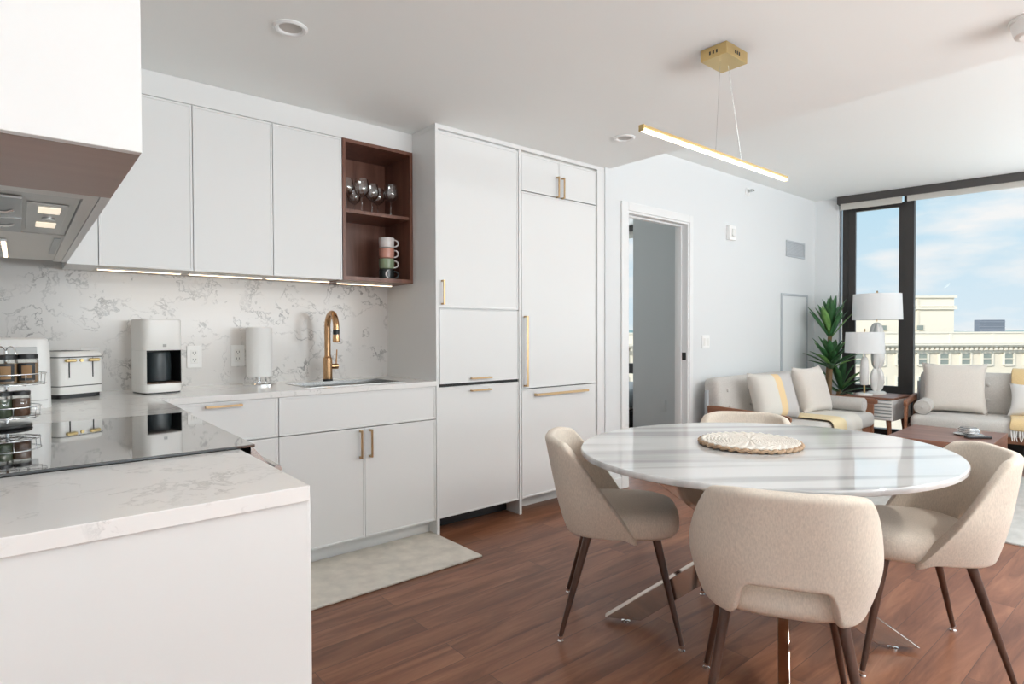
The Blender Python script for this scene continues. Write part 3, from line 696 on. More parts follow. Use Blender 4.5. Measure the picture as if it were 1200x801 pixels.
# spice carousel on the cooktop's far edge ---------------------------------------------
qx, qy, qz = -.028, 2.275, .920
t = base('spice_rack', 'round two-tier chrome wire spice rack at the left edge of the cooktop', 'spice rack', (qx, qy, qz))
bm = bmesh.new(); lathe(bm, [(.058, qz), (.060, qz+.004), (.058, qz+.010), (.02, qz+.012)], 40, (qx, qy, 0)); obj('rack_base', bm, M['black'], t, smooth=40)
bm = bmesh.new(); rod(bm, (qx, qy, qz+.012), (qx, qy, qz+.225), .005, n=12); obj('center_post', bm, M['chrome'], t, smooth=40)
bm = bmesh.new()
for k in range(4):
    q = PI/4+PI/2*k; tube(bm, [(qx+.016*math.cos(q)*(1-math.cos(a)), qy+.016*math.sin(q)*(1-math.cos(a)), qz+.216+.022*math.sin(a)) for a in [PI*j/10 for j in range(11)]], .0018, 6)
obj('top_loops', bm, M['chrome'], t, smooth=60)
def circ(r, z): return [(qx+r*math.cos(2*PI*k/48), qy+r*math.sin(2*PI*k/48), z) for k in range(48)]
TIER = [(.072, qz+.036, 0.2, 7), (.086, qz+.132, 0.5, 8)]
for r, z, ph, n in TIER:
    bm = bmesh.new()
    tube(bm, circ(r+.0075, z+.026), .0018, 6, True); tube(bm, circ(r+.006, z-.004), .0018, 6, True); tube(bm, circ(r-.035, z-.004), .0018, 6, True)
    for k in range(8):
        q = 2*PI*k/8+ph; c_, s_ = math.cos(q), math.sin(q)
        tube(bm, [(qx+.005*c_, qy+.005*s_, z-.006), (qx+(r+.006)*c_, qy+(r+.006)*s_, z-.006), (qx+(r+.0075)*c_, qy+(r+.0075)*s_, z+.026)], .0014, 6)
    obj('wire_tier', bm, M['chrome'], t, smooth=60)
n_j = 0
SL = {0: ('lower', [(-100, 'green-filled spice jar with a black lid on the lower tier, left of the brown one', 0), (-50, 'brown-filled spice jar with a black lid at the right end of the lower tier', 1)]),
      1: ('upper', [(-137, 'spice jar cut off by the left picture edge on the upper tier of the rack', 3), (-90, 'tan spice jar with a black label in the middle of the visible upper tier', 2), (-43, 'spice jar with a black label at the right end of the upper tier', 2)])}
def jar(x, y, z, h, r, mat, label, grp, lab):
    j = base('spice_jar', label, 'jar', (x, y, z), grp)
    bm = bmesh.new(); lathe(bm, [(r*.86, z), (r, z+.004), (r, z+h*.78), (r*.88, z+h*.84)], 20, (x, y, 0)); obj('jar_glass', bm, M['jarglass'], j, smooth=40)
    bm = bmesh.new(); lathe(bm, [(r*.80, z+.003), (r*.92, z+.006), (r*.92, z+h*.70)], 20, (x, y, 0)); obj('spice', bm, mat, j, smooth=40)
    bm = bmesh.new(); lathe(bm, [(r*.98, z+h*.845), (r*.98, z+h*.985), (r*.9, z+h)], 20, (x, y, 0)); obj('lid', bm, M['black'], j, smooth=40)
    if lab:
        a0 = math.atan2(-y, -x); bm = bmesh.new(); pr, pi = [], []
        def sheet(a1, a2, z1, z2, rr):
            cols = [[bm.verts.new((x+rr*math.cos(q), y+rr*math.sin(q), zz)) for zz in (z1, z2)] for q in [a0+a1+(a2-a1)*k/8 for k in range(9)]]
            for u_, v_ in zip(cols, cols[1:]): bm.faces.new((u_[0], v_[0], v_[1], u_[1]))
        sheet(-.75, .75, z+h*.12, z+h*.70, r*1.012); obj('jar_label', bm, M['black'], j)
        bm = bmesh.new(); sheet(-.42, .42, z+h*.20, z+h*.62, r*1.03); obj('label_field', bm, SPICE[2], j)
    return j
for ti, (nm, lst) in SL.items():
    r, z, ph, n = TIER[ti]
    for a, lb, mi in lst:
        q = math.radians(a)
        h, rr = (.075, .0235) if ti == 0 else (.086, .0275)
        jar(qx+(r-.022)*math.cos(q), qy+(r-.022)*math.sin(q), z-.0018, h, rr, SPICE[mi], lb, 'spice jars on the %s tier' % nm, ti == 1)

# glasses and mugs in the walnut box -------------------------------------------------
def wine_glass(x, y, z, label, s=1.0):
    prof = [(.034, 0), (.034, .002), (.006, .006), (.0038, .012), (.0036, .085), (.010, .092), (.028, .108), (.037, .130), (.037, .150), (.030, .192), (.0288, .192), (.0355, .150), (.0355, .131), (.027, .110), (.004, .095)]
    bm = bmesh.new(); lathe(bm, [(r*s*1.18, q*s) for r, q in prof], 28)
    return tag(_obj('wine_glass', bm, M['wine'], None, smooth=50, loc=(x, y, z)), label, 'wine glass', 'wine glasses on the walnut shelf')
for x, y, lb, s in ((1.482, 3.27, 'wine glass at the left end of the walnut shelf, half hidden by its side', 1.0),
                 (1.572, 3.255, 'wine glass second from the left on the walnut shelf, standing at the front', 1.03),
                 (1.600, 3.42, 'wine glass at the back of the walnut shelf between two front glasses', .9),
                 (1.655, 3.29, 'wine glass in the middle of the walnut shelf, front row', .98),
                 (1.735, 3.37, 'wine glass in the right pair on the walnut shelf, the one further back', .98),
                 (1.768, 3.265, 'wine glass furthest right on the walnut shelf, front row', 1.02)):
    wine_glass(x, y, ZS+.0006, lb, s)
mz = ZU0+th+.0006
for k, (mat, lb) in enumerate(zip(MUG, ('black mug with a pale crescent print at the bottom of the mug stack', 'olive green mug in the stack, between the black and pink ones', 'dusty pink mug in the stack, under the white one', 'white mug at the top of the mug stack'))):
    cx_, cy_, z = 1.748, 3.285, mz + k*.0642
    t = base('mug', lb, 'mug', (cx_, cy_, z), 'stacked mugs in the walnut box')
    bm = bmesh.new(); lathe(bm, [(.032, z), (.044, z+.006), (.047, z+.03), (.047, z+.0632), (.044, z+.0632), (.043, z+.02), (.006, z+.008)], 36, (cx_, cy_, 0)); obj('cup', bm, mat, t, smooth=45)
    bm = bmesh.new(); ang = -.42; c_, s_ = math.cos(ang), math.sin(ang)
    tube(bm, [(cx_+c_*(.044+.027*math.sin(a)), cy_+s_*(.044+.027*math.sin(a)), z+.033-.021*math.cos(a)) for a in [PI*j/14 for j in range(15)]], .0048, 10)
    obj('handle', bm, mat if k == 0 else MUG[3], t, smooth=60)
    if k == 0:   # pale crescent printed on the black mug
        bm = bmesh.new(); a0 = math.atan2(-cy_, -cx_)+.35; cols = []
        for j in range(13):
            q = -1.35+2.7*j/12; o_, i_ = .024, .024-.0105*math.cos(q/1.0)
            cols.append([bm.verts.new((cx_+.0475*math.cos(a0-rr*math.cos(q)/.047), cy_+.0475*math.sin(a0-rr*math.cos(q)/.047), z+.033+rr*math.sin(q)*1.05)) for rr in (o_, i_)])
        for a, b_ in zip(cols, cols[1:]): bm.faces.new((a[0], b_[0], b_[1], a[1]))
        tag(obj('crescent_print', bm, MUG[3], t), 'pale crescent print')

# ================================================================== fittings on walls and ceiling
def can(x, y, label, ZC1=ZC1):
    t = base('recessed_light', label, 'ceiling light', (x, y, ZC1-.012), 'recessed ceiling lights')
    bm = bmesh.new(); lathe(bm, [(.066, ZC1-.004), (.058, ZC1-.010), (.048, ZC1-.008), (.044, ZC1-.0005), (.066, ZC1-.0005), (.066, ZC1-.004)], 36, (x, y, 0), caps=False); obj('trim_ring', bm, M['trim'], t, smooth=40)
    bm = bmesh.new(); lathe(bm, [(.0435, ZC1-.0015), (.0435, ZC1-.0006)], 32, (x, y, 0)); obj('lens', bm, M['canlens'], t, smooth=40)
can(.85, 2.384, 'round recessed ceiling light above the sink run, nearest the upper cabinets'); can(2.93, 2.39, 'round recessed ceiling light in front of the fridge cabinet')
for x, y in FILL_CANS: can(x, y, 'round recessed ceiling light added out of view as fill, lit', ZC1 if x < 3.4 else ZC2)  # housings of the added, unseen fill lights
t = base('smoke_detector', 'white smoke detector on the kitchen ceiling at the top right corner', 'smoke detector', (3.06, .46, ZC1-.06))
bm = bmesh.new(); lathe(bm, [(.085, ZC1-.0005), (.085, ZC1-.012)], 32, (3.06, .46, 0)); obj('mount', bm, M['white'], t, smooth=40)
bm = bmesh.new(); lathe(bm, [(.078, ZC1-.0125), (.066, ZC1-.06), (.05, ZC1-.066)], 32, (3.06, .46, 0)); obj('dome', bm, M['white'], t, smooth=40)

# pendant
pc = Vector((2.372, 1.385, 0)); bz = 1.952
t = base('pendant_light', 'slim lit bar pendant light hanging from a square gold canopy', 'pendant light', (pc.x, pc.y, bz))
bm = bmesh.new(); box(bm, -.085, -.062, ZC1-.050, .085, .062, ZC1-.0005, .0015); bmesh.ops.translate(bm, verts=bm.verts, vec=pc); cn = obj('canopy', bm, M['gold'], t)
bm = bmesh.new()
for k in (-1, 0, 1): box(bm, pc.x-.0865, pc.y+k*.016-.003, ZC1-.034, pc.x-.0845, pc.y+k*.016+.003, ZC1-.020)
for k in (-1, 0, 1): box(bm, pc.x+k*.016-.003, pc.y-.0635, ZC1-.034, pc.x+k*.016+.003, pc.y-.0615, ZC1-.020)
obj('canopy_slot', bm, M['black'], cn)
x0, x1 = 1.795, 2.952
for k, (cx_, bx_) in enumerate(((pc.x-.03, pc.x-.065), (pc.x+.035, pc.x+.15))):
    bm = bmesh.new(); rod(bm, (cx_, pc.y, ZC1-.0505), (bx_, pc.y, bz+.019), .0011, n=6); obj('cable', bm, M['steel'], t)
obj('bar_housing', B(x0+.004, pc.y-.011, bz+.006, x1-.004, pc.y+.011, bz+.018, .001), M['gold'], t)
obj('diffuser', B(x0+.004, pc.y-.008, bz-.004, x1-.004, pc.y+.008, bz+.0055, .002), M['bar'], t)
for x in (x0, x1-.0035): obj('end_cap', B(x, pc.y-.012, bz-.005, x+.0035, pc.y+.012, bz+.019, .0005), M['gold'], t)

def wallbox(name, label, cat, x, z, w, h, d, mat, extra=None):
    t = base(name, label, cat, (x, YD, z-h/2))
    obj('cover', B(x-w/2, YD-d, z-h/2, x+w/2, YD-.0005, z+h/2, .004), mat, t)
    if extra: extra(t, x, z, d)
    return t
wallbox('alarm_strobe', 'white fire alarm strobe high on the wall right of the doorway', 'alarm', 5.09, 2.115, .12, .135, .035, M['white'],
        lambda t, x, z, d: obj('strobe_lens', B(x-.022, YD-d-.014, z-.035, x+.022, YD-d-.0005, z+.035, .006), M['enamel'], t))
wallbox('light_switch', 'white double light switch on the wall right of the doorway', 'light switch', 4.69, 1.108, .12, .118, .006, M['white'],
        lambda t, x, z, d: [obj('rocker', B(x+q-.016, YD-d-.004, z-.033, x+q+.016, YD-d-.0005, z+.033, .001), M['enamel'], t) for q in (-.024, .024)])
t = base('sidewall_sprinkler', 'small white sidewall sprinkler near the ceiling above the sofa', 'sprinkler', (5.41, YD, 2.54))
bm = bmesh.new(); rod(bm, (5.41, YD-.0005, 2.545), (5.41, YD-.008, 2.545), .04, n=28); obj('escutcheon', bm, M['white'], t, smooth=40)
bm = bmesh.new(); rod(bm, (5.41, YD-.0085, 2.545), (5.41, YD-.045, 2.545), .010, n=14); box(bm, 5.39, YD-.062, 2.543, 5.43, YD-.042, 2.560); obj('nozzle', bm, M['steel'], t)
t = base('air_vent', 'grey rectangular air vent on the wall above the plant', 'vent', (6.42, YD, 2.0))
bm = bmesh.new(); vx0, vx1, vz0, vz1 = 6.205, 6.64, 1.992, 2.163
box(bm, vx0, YD-.010, vz0, vx1, YD-.0005, vz0+.018); box(bm, vx0, YD-.010, vz1-.018, vx1, YD-.0005, vz1); box(bm, vx0, YD-.010, vz0+.018, vx0+.018, YD-.0005, vz1-.018); box(bm, vx1-.018, YD-.010, vz0+.018, vx1, YD-.0005, vz1-.018)
obj('vent_frame', bm, M['vent'], t)
bm = bmesh.new()
for k in range(11): box(bm, vx0+.018, YD-.007, vz0+.022+k*.0122, vx1-.018, YD-.001, vz0+.0295+k*.0122)
obj('louvre', bm, M['vent'], t)
t = base('access_panel', 'tall white access panel set in the wall behind the plant', 'access panel', (6.4, YD, .62))
ax0, ax1, az0, az1 = 6.095, 6.705, .62, 1.60
bm = bmesh.new(); w_ = .022
for q in ((ax0, az0, ax0+w_, az1), (ax1-w_, az0, ax1, az1), (ax0+w_, az0, ax1-w_, az0+w_), (ax0+w_, az1-w_, ax1-w_, az1)): box(bm, q[0], YD-.016, q[1], q[2], YD-.0005, q[3])
obj('panel_frame', bm, M['vent'], t)
obj('panel_door', B(ax0+w_+.002, YD-.008, az0+w_+.002, ax1-w_-.002, YD-.0005, az1-w_-.002), M['wall'], t)

# ================================================================== floor mats
bm = B(0, 0, .0005, .93, .505, .012, .004)
o = one('kitchen_mat', bm, M['matcloth'], 'beige anti-fatigue kitchen mat on the floor in front of the sink cabinet', 'mat', (0, 0, .0)); o.location = (.952, 2.482, .0005); o.rotation_euler.z = .012
one('area_rug', B(4.25, -1.3, .0005, 6.25, 1.62, .012, .003), M['rug'], 'pale cream textured area rug under the coffee table', 'rug', (5.25, .3, 0))

# ================================================================== dining table
TC = Vector((2.193, 1.124, 0)); TH = -.35
t = thing('dining_table', 'large oval marble-topped dining table on a polished steel cross base', 'table', TC)
n = 96; a_, b_ = .705, .617
out = [(a_*math.cos(2*PI*k/n)*math.cos(TH)-b_*math.sin(2*PI*k/n)*math.sin(TH), a_*math.cos(2*PI*k/n)*math.sin(TH)+b_*math.sin(2*PI*k/n)*math.cos(TH)) for k in range(n)]
bm = bmesh.new(); loft(bm, out, [(.988, .728), (.998, .731), (1, .735), (1, .744), (.998, .748), (.994, .750)]); obj('tabletop', bm, M['marble'], t, smooth=40)
def cross(ang, ox, oy):
    dx, dy = math.cos(ang), math.sin(ang); nx, ny = -dy, dx; hw_ = .0175
    for sg in (1, -1):
        poly = [(-.580, .018), (-.435, .018), (.570, .726), (.425, .726)]
        bm = bmesh.new()
        prism(bm, poly, -hw_, hw_, lambda s, z, d: Vector((ox + dx*s*sg + nx*d, oy + dy*s*sg + ny*d, z)))
        lg = obj('leg', bm, M['rose'], t, bev=.002)
        bm = bmesh.new(); lathe(bm, [(.018, 0), (.018, .006), (.007, .008), (.007, .0175)], 18, (ox-dx*sg*.495, oy-dy*sg*.495, 0)); obj('foot_pad', bm, M['chrome'], lg, smooth=40)
cross(math.atan2(-.79, .61), .02, .035); cross(math.atan2(.444, .896), .080, -.048)
bm = bmesh.new(); lathe(bm, [(.30, .7265), (.30, .7279)], 40); obj('mount_plate', bm, M['steel'], t)

# braided placemat: a coil of braid
t = thing('woven_placemat', 'round white woven placemat with a tan braided edge on the marble table', 'placemat', (2.203, 1.172, .7525))
bm = bmesh.new()
def braid(bm, r, z, th, n):
    k_ = max(24, int(2*PI*r/.034)); k_ += k_ % 2
    for ph in (0, PI):
        pts = [((r + th*.55*math.cos(k_*q/2+ph))*math.cos(q), (r + th*.55*math.cos(k_*q/2+ph))*math.sin(q), z + th*.30*math.sin(k_*q+ph*2)) for q in [2*PI*j/(k_*6) for j in range(k_*6)]]
        tube(bm, pts, th*.62, 6, True)
for k_r in range(12): braid(bm, .018+k_r*.0138, .0135, .0062, 0)
lathe(bm, [(.172, .004), (.172, .0135)], 48)
obj('woven_center', bm, M['braid'], t, smooth=60)
bm = bmesh.new(); braid(bm, .183, .0080, .0112, 0); tag(obj('braided_edge', bm, M['rattan'], t, smooth=60), 'tan braided edge')
bm = bmesh.new(); braid(bm, .176, .0150, .0070, 0); obj('braided_rim', bm, M['braid'], t, smooth=60)

# ================================================================== dining chairs
def make_chair(label):
    t = thing('dining_chair', label, 'chair', (0, 0, 0), 0, 'beige upholstered dining chairs')
    bm = bmesh.new(); out = [(x, y+.012) for x, y in superoval(.215, .218, 3.0, 48)]
    skin(bm, [[bm.verts.new((x*s, (y-.02)*s+.02, z)) for x, y in out] for s, z in ((.80, .395), (.93, .401), (.99, .416), (1, .440), (.985, .468), (.93, .488), (.80, .499), (.5, .506), (.2, .508))])
    obj('seat', bm, M['chair'], t, smooth=60)
    NS, NZ = 56, 12; yc, d = .050, .275; y1 = -.150
    def P(tt, r):
        th = tt*PI/2; e = 2/3.0
        sx_ = math.copysign(abs(math.sin(th))**e, th); cy_ = abs(math.cos(th))**e
        y = yc - d*cy_; ax_ = abs(sx_)
        k = min(1, max(0, (y-y1)/(yc-y1)))
        zt = .778 - .350*(k**1.12)
        zt -= .030*max(0, (ax_-.55)/.45)**2
        m_ = min(1, max(0, (ax_*.245-.098)/.060)); m_ = m_*m_*(3-2*m_)
        zb = .505 - .105*m_
        if k > 0: zb = .400 + .015*k
        zb = min(zb, zt-.012)
        z = zb + (zt-zb)*r
        if z > .56: hw = .246 - .034*((z-.56)/.255)**1.3
        else: hw = .246 - .040*((.56-z)/.155)**1.6
        yy = y - .21*(z-.44)*(1 if k == 0 else 1-.35*k) 
        return Vector((hw*sx_, yy, z))
    bm = bmesh.new()
    g = [[bm.verts.new(P(-1+2*i/NS, j/NZ)) for j in range(NZ+1)] for i in range(NS+1)]
    for i in range(NS):
        for j in range(NZ): bm.faces.new((g[i][j], g[i+1][j], g[i+1][j+1], g[i][j+1]))
    o = obj('backrest', bm, M['chair'], t, smooth=180)
    s = o.modifiers.new('solid', 'SOLIDIFY'); s.thickness = .040; s.offset = 0
    s = o.modifiers.new('soft', 'SUBSURF'); s.levels = 1; s.render_levels = 2
    for x, yt, yf in ((-1, .13, .22), (1, .13, .22), (-1, -.13, -.235), (1, -.13, -.235)):
        bm = bmesh.new(); rod(bm, (x*.150, yt, .40), (x*.217, yf, .018), .0165, .0088, 18); lg = obj('leg', bm, M['legwood'], t, smooth=40)
        bm = bmesh.new(); lathe(bm, [(.012, .0), (.012, .004), (.0065, .008), (.0095, .0175), (.0095, .022)], 14, (x*.2175, yf, 0)); obj('glide', bm, M['chrome'], lg, smooth=40)
    return t
ch = make_chair('beige dining chair on the left side of the table, nearest the fridge')
def put(o, x, y, fx, fy): o.location = (x, y, 0); o.rotation_euler.z = math.atan2(fy, fx)-PI/2
put(ch, 1.914, 1.578, .65, -.76)
c2 = dup(ch, label='beige dining chair in the foreground with its back to the viewer'); put(c2, 1.782, .852, .866, .5)
c3 = dup(ch, label='beige dining chair on the right side of the table beside the rug'); put(c3, 2.535, .722, -.585, .811)
c4 = dup(ch, label='beige dining chair behind the table, only its top showing before the sofa'); put(c4, 2.675, 1.425, -.83, -.55)

# ================================================================== living room
def cushion_block(bm, x0, y0, z0, x1, y1, z1, r=.035): box(bm, x0, y0, z0, x1, y1, z1, r, 4)
def sofa(label, loc, rz, w, dpt, group=None):
    """front faces local -y; x from 0 to w, y from 0 (front) to dpt (back)"""
    t = thing('sofa', label, 'sofa', loc, rz, group)
    for x in (0, w-.030):
        bm = bmesh.new()
        prism(bm, [(.02, .555), (0, .54), (.0, .51), (.02, .505), (.60, .520), (.70, .525), (.70, .575), (.62, .577)], x, x+.030, lambda y, z, d: Vector((d, y, z)))
        prism(bm, [(.03, .0), (.07, .0), (.10, .505), (.03, .505)], x+.002, x+.028, lambda y, z, d: Vector((d, y, z)))
        prism(bm, [(.62, .0), (.665, .0), (.70, .525), (.60, .525)], x+.002, x+.028, lambda y, z, d: Vector((d, y, z)))
        box(bm, x+.002, .08, .25, x+.028, .63, .31)
        obj('arm', bm, M['arm'], t, bev=.004)
    bm = bmesh.new(); box(bm, .031, .05, .24, w-.031, dpt-.08, .295); obj('seat_frame', bm, M['arm'], t)
    bm = bmesh.new(); cushion_block(bm, .05, .0, .297, w-.05, dpt-.16, .435, .05); obj('seat_cushion', bm, M['sofa'], t, smooth=60)
    bm = bmesh.new(); cushion_block(bm, .06, 0, 0, w-.06, .15, .40, .055); bmesh.ops.rotate(bm, verts=bm.verts, cent=(0, 0, 0), matrix=Matrix.Rotation(-.16, 3, 'X')); bmesh.ops.translate(bm, verts=bm.verts, vec=(0, dpt-.235, .42)); bk = obj('back_cushion', bm, M['sofa'], t, smooth=60)
    for k in range(5):
        for zz in (.14, .28):
            x = .2+(w-.4)*k/4; yy, zr = -.004, zz
            p_ = Vector((x, yy*math.cos(-.16)-zr*math.sin(-.16), yy*math.sin(-.16)+zr*math.cos(-.16))) + Vector((0, dpt-.235, .42))
            bm = bmesh.new(); bmesh.ops.create_uvsphere(bm, u_segments=12, v_segments=8, radius=.017, matrix=Matrix.Translation(p_) @ Matrix.Diagonal((1, .45, 1, 1)))
            obj('tuft_button', bm, M['sofa'], bk, smooth=60)
    bm = bmesh.new(); box(bm, .031, dpt-.10, .295, w-.031, dpt-.075, .70); obj('back_frame', bm, M['vent'], t)
    return t
sofa('grey two-seat sofa with wooden arms against the white wall', (4.46, 2.05, 0), 0, 1.80, .82)
sofa('grey tufted sofa with wooden arms in front of the big window', wp(.955, -.80), WR, 1.95, .76)
def soft(name, bm, mat, label, cat, loc, rx=0, rz=0, ry=0, group=None, smooth=60):
    o = _obj(name, bm, mat, None, smooth=smooth, loc=loc); o.rotation_euler = (rx, ry, rz); return tag(o, label, cat, group)
st_m = striped('cushion_stripes', [(0, (.72, .69, .64)), (.44, (.82, .62, .36)), (.60, (.58, .56, .55))], 0, -.25, .25)
soft('cushion', pillow(.52, .42, .17), st_m, 'cushion with cream, yellow and grey blocks on the sofa against the wall', 'cushion', (4.99, 2.44, .645), rx=-.30, rz=-.22)
soft('cushion', pillow(.46, .45, .15), M['cream'], 'plain pale pink cushion beside the yellow striped one on the wall sofa', 'cushion', (5.70, 2.42, .655), rx=-.30, rz=-.12)
rb = [(0.0, .0), (.058, 0), (.066, .006), (.066, .47), (.058, .476), (0.0, .476)]
def bolster(label, loc, rz):
    bm = bmesh.new(); lathe(bm, [(max(r, .001), z) for r, z in rb], 32); t = thing('bolster', label, 'bolster cushion', loc, rz, 'grey bolsters')
    o = obj('bolster_body', bm, M['sofa'], t, smooth=50, rot=(PI/2, 0, 0), loc=(0, .238, 0))
    bm = bmesh.new()
    for yy in (-.2384, .2384): tube(bm, [(.059*math.cos(2*PI*k/32), yy, .059*math.sin(2*PI*k/32)) for k in range(32)], .003, 6, True)
    for yy in (-.240, .240):
        bmesh.ops.create_uvsphere(bm, u_segments=12, v_segments=8, radius=.011, matrix=Matrix.Translation((0, yy, 0)) @ Matrix.Diagonal((1, .4, 1, 1)))
    obj('piping', bm, M['sofa'], t, smooth=60)
    return t
bolster('grey bolster lying along the right arm of the wall sofa', (6.135, 2.36, .501), 0)
bolster('grey bolster lying along the left arm of the window sofa', wp(1.095, -.52, .501), WR)
soft('cushion', pillow(.50, .48, .16), M['cream'], 'large cream cushion leaning on the left part of the window sofa', 'cushion', wp(1.30, -.385, .665), rx=-.28, rz=WR+.10)
st_w = striped('cushion_thin_stripes', [(0, (.78, .77, .76)), (.30, (.45, .44, .43)), (.325, (.78, .77, .76)), (.48, (.45, .44, .43)), (.505, (.78, .77, .76)), (.70, (.45, .44, .43)), (.725, (.78, .77, .76))], 0, -.24, .24)
soft('cushion', pillow(.48, .30, .13), st_w, 'white cushion with thin grey stripes at the right edge of the window sofa', 'cushion', wp(1.93, -.50, .592), rx=-.35, rz=WR-.12)
# throws -----------------------------------------------------------------
def throw(name, label, loc, rz, path, w, mat, fringe_mat, th=.010):
    """cloth draped along path (y, z), w wide along x, fringed at its front end"""
    t = thing(name, label, 'throw blanket', loc, rz)
    bm = bmesh.new(); n = 14; rows = []
    for i, (y, z) in enumerate(path):
        rows.append([bm.verts.new((w*(k/n-.5)*(1+.02*math.sin(i*1.7)), y + .004*math.sin(k*1.3+i), z + .003*math.sin(k*2.1+i*.8))) for k in range(n+1)])
    skin(bm, rows, closed=False)
    o = obj('cloth', bm, mat, t, smooth=180); s = o.modifiers.new('solid', 'SOLIDIFY'); s.thickness = th; s.offset = 1
    o.modifiers.new('soft', 'SUBSURF').render_levels = 1
    bm = bmesh.new(); y, z = path[0]
    for k in range(int(w/.018)):
        x = -w/2+.009+k*.018; tube(bm, [(x, y-.004, z+.002), (x+random.uniform(-.006, .006), y-.008, z-.045), (x+random.uniform(-.01, .01), y-.004, z-.085)], [.004, .005, .003], 5)
    obj('fringe', bm, fringe_mat, t, smooth=60)
    return t
thr_m = striped('throw_stripes', [(0, (.80, .66, .42)), (.42, (.70, .67, .62)), (.62, (.72, .68, .62))], 0, -.3, .3)
throw('throw_blanket', 'cream and yellow throw laid over the front of the wall sofa seat', (5.50, 2.05, 0), 0, [(-.022, .32), (-.022, .38), (-.018, .42), (.015, .448), (.06, .451), (.2, .451), (.38, .451)], .60, thr_m, M['cream'])
throw('throw_blanket', 'mustard throw with white fringe draped over the window sofa at the right edge', wp(2.02, -.80), WR, [(-.022, .36), (-.022, .40), (-.014, .435), (.03, .452), (.2, .452), (.36, .455), (.44, .48), (.478, .60), (.515, .78), (.53, .838), (.60, .850), (.69, .84)], .62, M['mustard'], M['offwhite'])
# side table with a slatted front, two lamps
t = base('side_table', 'small side table with a slatted white body between the two sofas', 'side table', (6.58, 2.16, 0))
bx0, bx1, by0, by1 = 6.325, 6.83, 1.945, 2.375
obj('tabletop', B(bx0-.008, by0-.008, .545, bx1+.008, by1+.008, .565, .002), M['walnut_x'], t)
obj('slat_backing', B(bx0+.0126, by0+.012, .35, bx0+.0145, by1-.012, .54), M['vent'], t)
obj('table_body', B(bx0+.015, by0, .345, bx1, by1, .5445, .002), M['white'], t)
bm = bmesh.new()
for k in range(6): box(bm, bx0-.006, by0+.012, .353+k*.0315, bx0+.0125, by1-.012, .3735+k*.0315, .003)
box(bm, bx0, by0, .345, bx0+.0125, by0+.0118, .5445); box(bm, bx0, by1-.0118, .345, bx0+.0125, by1, .5445)
obj('slatted_front', bm, M['white'], t)
for x, y in ((bx0+.05, by0+.05), (bx1-.05, by0+.05), (bx0+.05, by1-.05), (bx1-.05, by1-.05)):
    sx_, sy_ = (1 if x > 6.58 else -1), (1 if y > 2.16 else -1)
    bm = bmesh.new(); rod(bm, (x, y, .345), (x+sx_*.03, y+sy_*.03, 0), .022, .013, 16); obj('leg', bm, M['arm'], t, smooth=40)
lz = .565
def lamp_parts(name, label, x, y, shade_r, shade_z0, shade_z1):
    t = base(name, label, 'lamp', (x, y, lz), 'table lamps by the window')
    bm = bmesh.new(); lathe(bm, [(shade_r*.97, shade_z0), (shade_r*.975, shade_z0), (shade_r*.93, shade_z1), (shade_r*.925, shade_z1), (shade_r*.97, shade_z0)], 48, (x, y, 0), caps=False); obj('lamp_shade', bm, M['shade'], t, smooth=60)
    bm = bmesh.new(); rod(bm, (x, y, shade_z0-.02), (x, y, shade_z1+.012), .004); 
    for q in (0, PI/2): rod(bm, (x-shade_r*.925*math.cos(q), y-shade_r*.925*math.sin(q), shade_z1-.006), (x+shade_r*.925*math.cos(q), y+shade_r*.925*math.sin(q), shade_z1-.006), .002, n=6)
    lathe(bm, [(.008, shade_z1+.012), (.010, shade_z1+.022), (.003, shade_z1+.034)], 14, (x, y, 0)); obj('harp', bm, M['brass'], t, smooth=40)
    return t
ax_, ay_ = 6.455, 2.235
t = lamp_parts('table_lamp', 'shorter table lamp with a white drum shade and slim white column', ax_, ay_, .180, .985, 1.19)
bm = bmesh.new(); lathe(bm, [(.075, lz), (.075, lz+.012), (.06, lz+.02), (.01, lz+.022)], 36, (ax_, ay_, 0)); obj('lamp_base', bm, M['ceramic'], t, smooth=40)
bm = bmesh.new(); lathe(bm, [(.009, lz+.022), (.009, lz+.10)], 16, (ax_, ay_, 0)); tag(obj('brass_stem', bm, M['gold'], t, smooth=40), 'brass stem')
bm = bmesh.new(); lathe(bm, [(.030, lz+.10), (.038, lz+.11), (.041, lz+.22), (.034, lz+.34), (.022, lz+.375), (.010, lz+.38), (.008, lz+.44)], 32, (ax_, ay_, 0)); obj('lamp_column', bm, M['ceramic'], t, smooth=40)
ax_, ay_ = 6.68, 2.20
t = lamp_parts('table_lamp', 'taller table lamp with a wide white drum shade and stacked oval body', ax_, ay_, .228, 1.315, 1.575)
bm = bmesh.new(); lathe(bm, [(.085, lz), (.085, lz+.014), (.07, lz+.026), (.02, lz+.028)], 36, (ax_, ay_, 0)); obj('lamp_base', bm, M['ceramic'], t, smooth=40)
for k in range(3):
    zc_ = lz+.028+.115+.228*k
    bm = bmesh.new()
    for q in (0, 2*PI/3, 4*PI/3):
        qq = q+.5+k*.5; m = Matrix.Translation((ax_+.016*math.cos(qq), ay_+.016*math.sin(qq), zc_)) @ Matrix.Rotation(qq, 4, 'Z') @ Matrix.Diagonal((.056, .030, .122, 1))
        bmesh.ops.create_uvsphere(bm, u_segments=20, v_segments=16, radius=1, matrix=m)
    obj('lamp_lobe', bm, M['ceramic'], t, smooth=60)
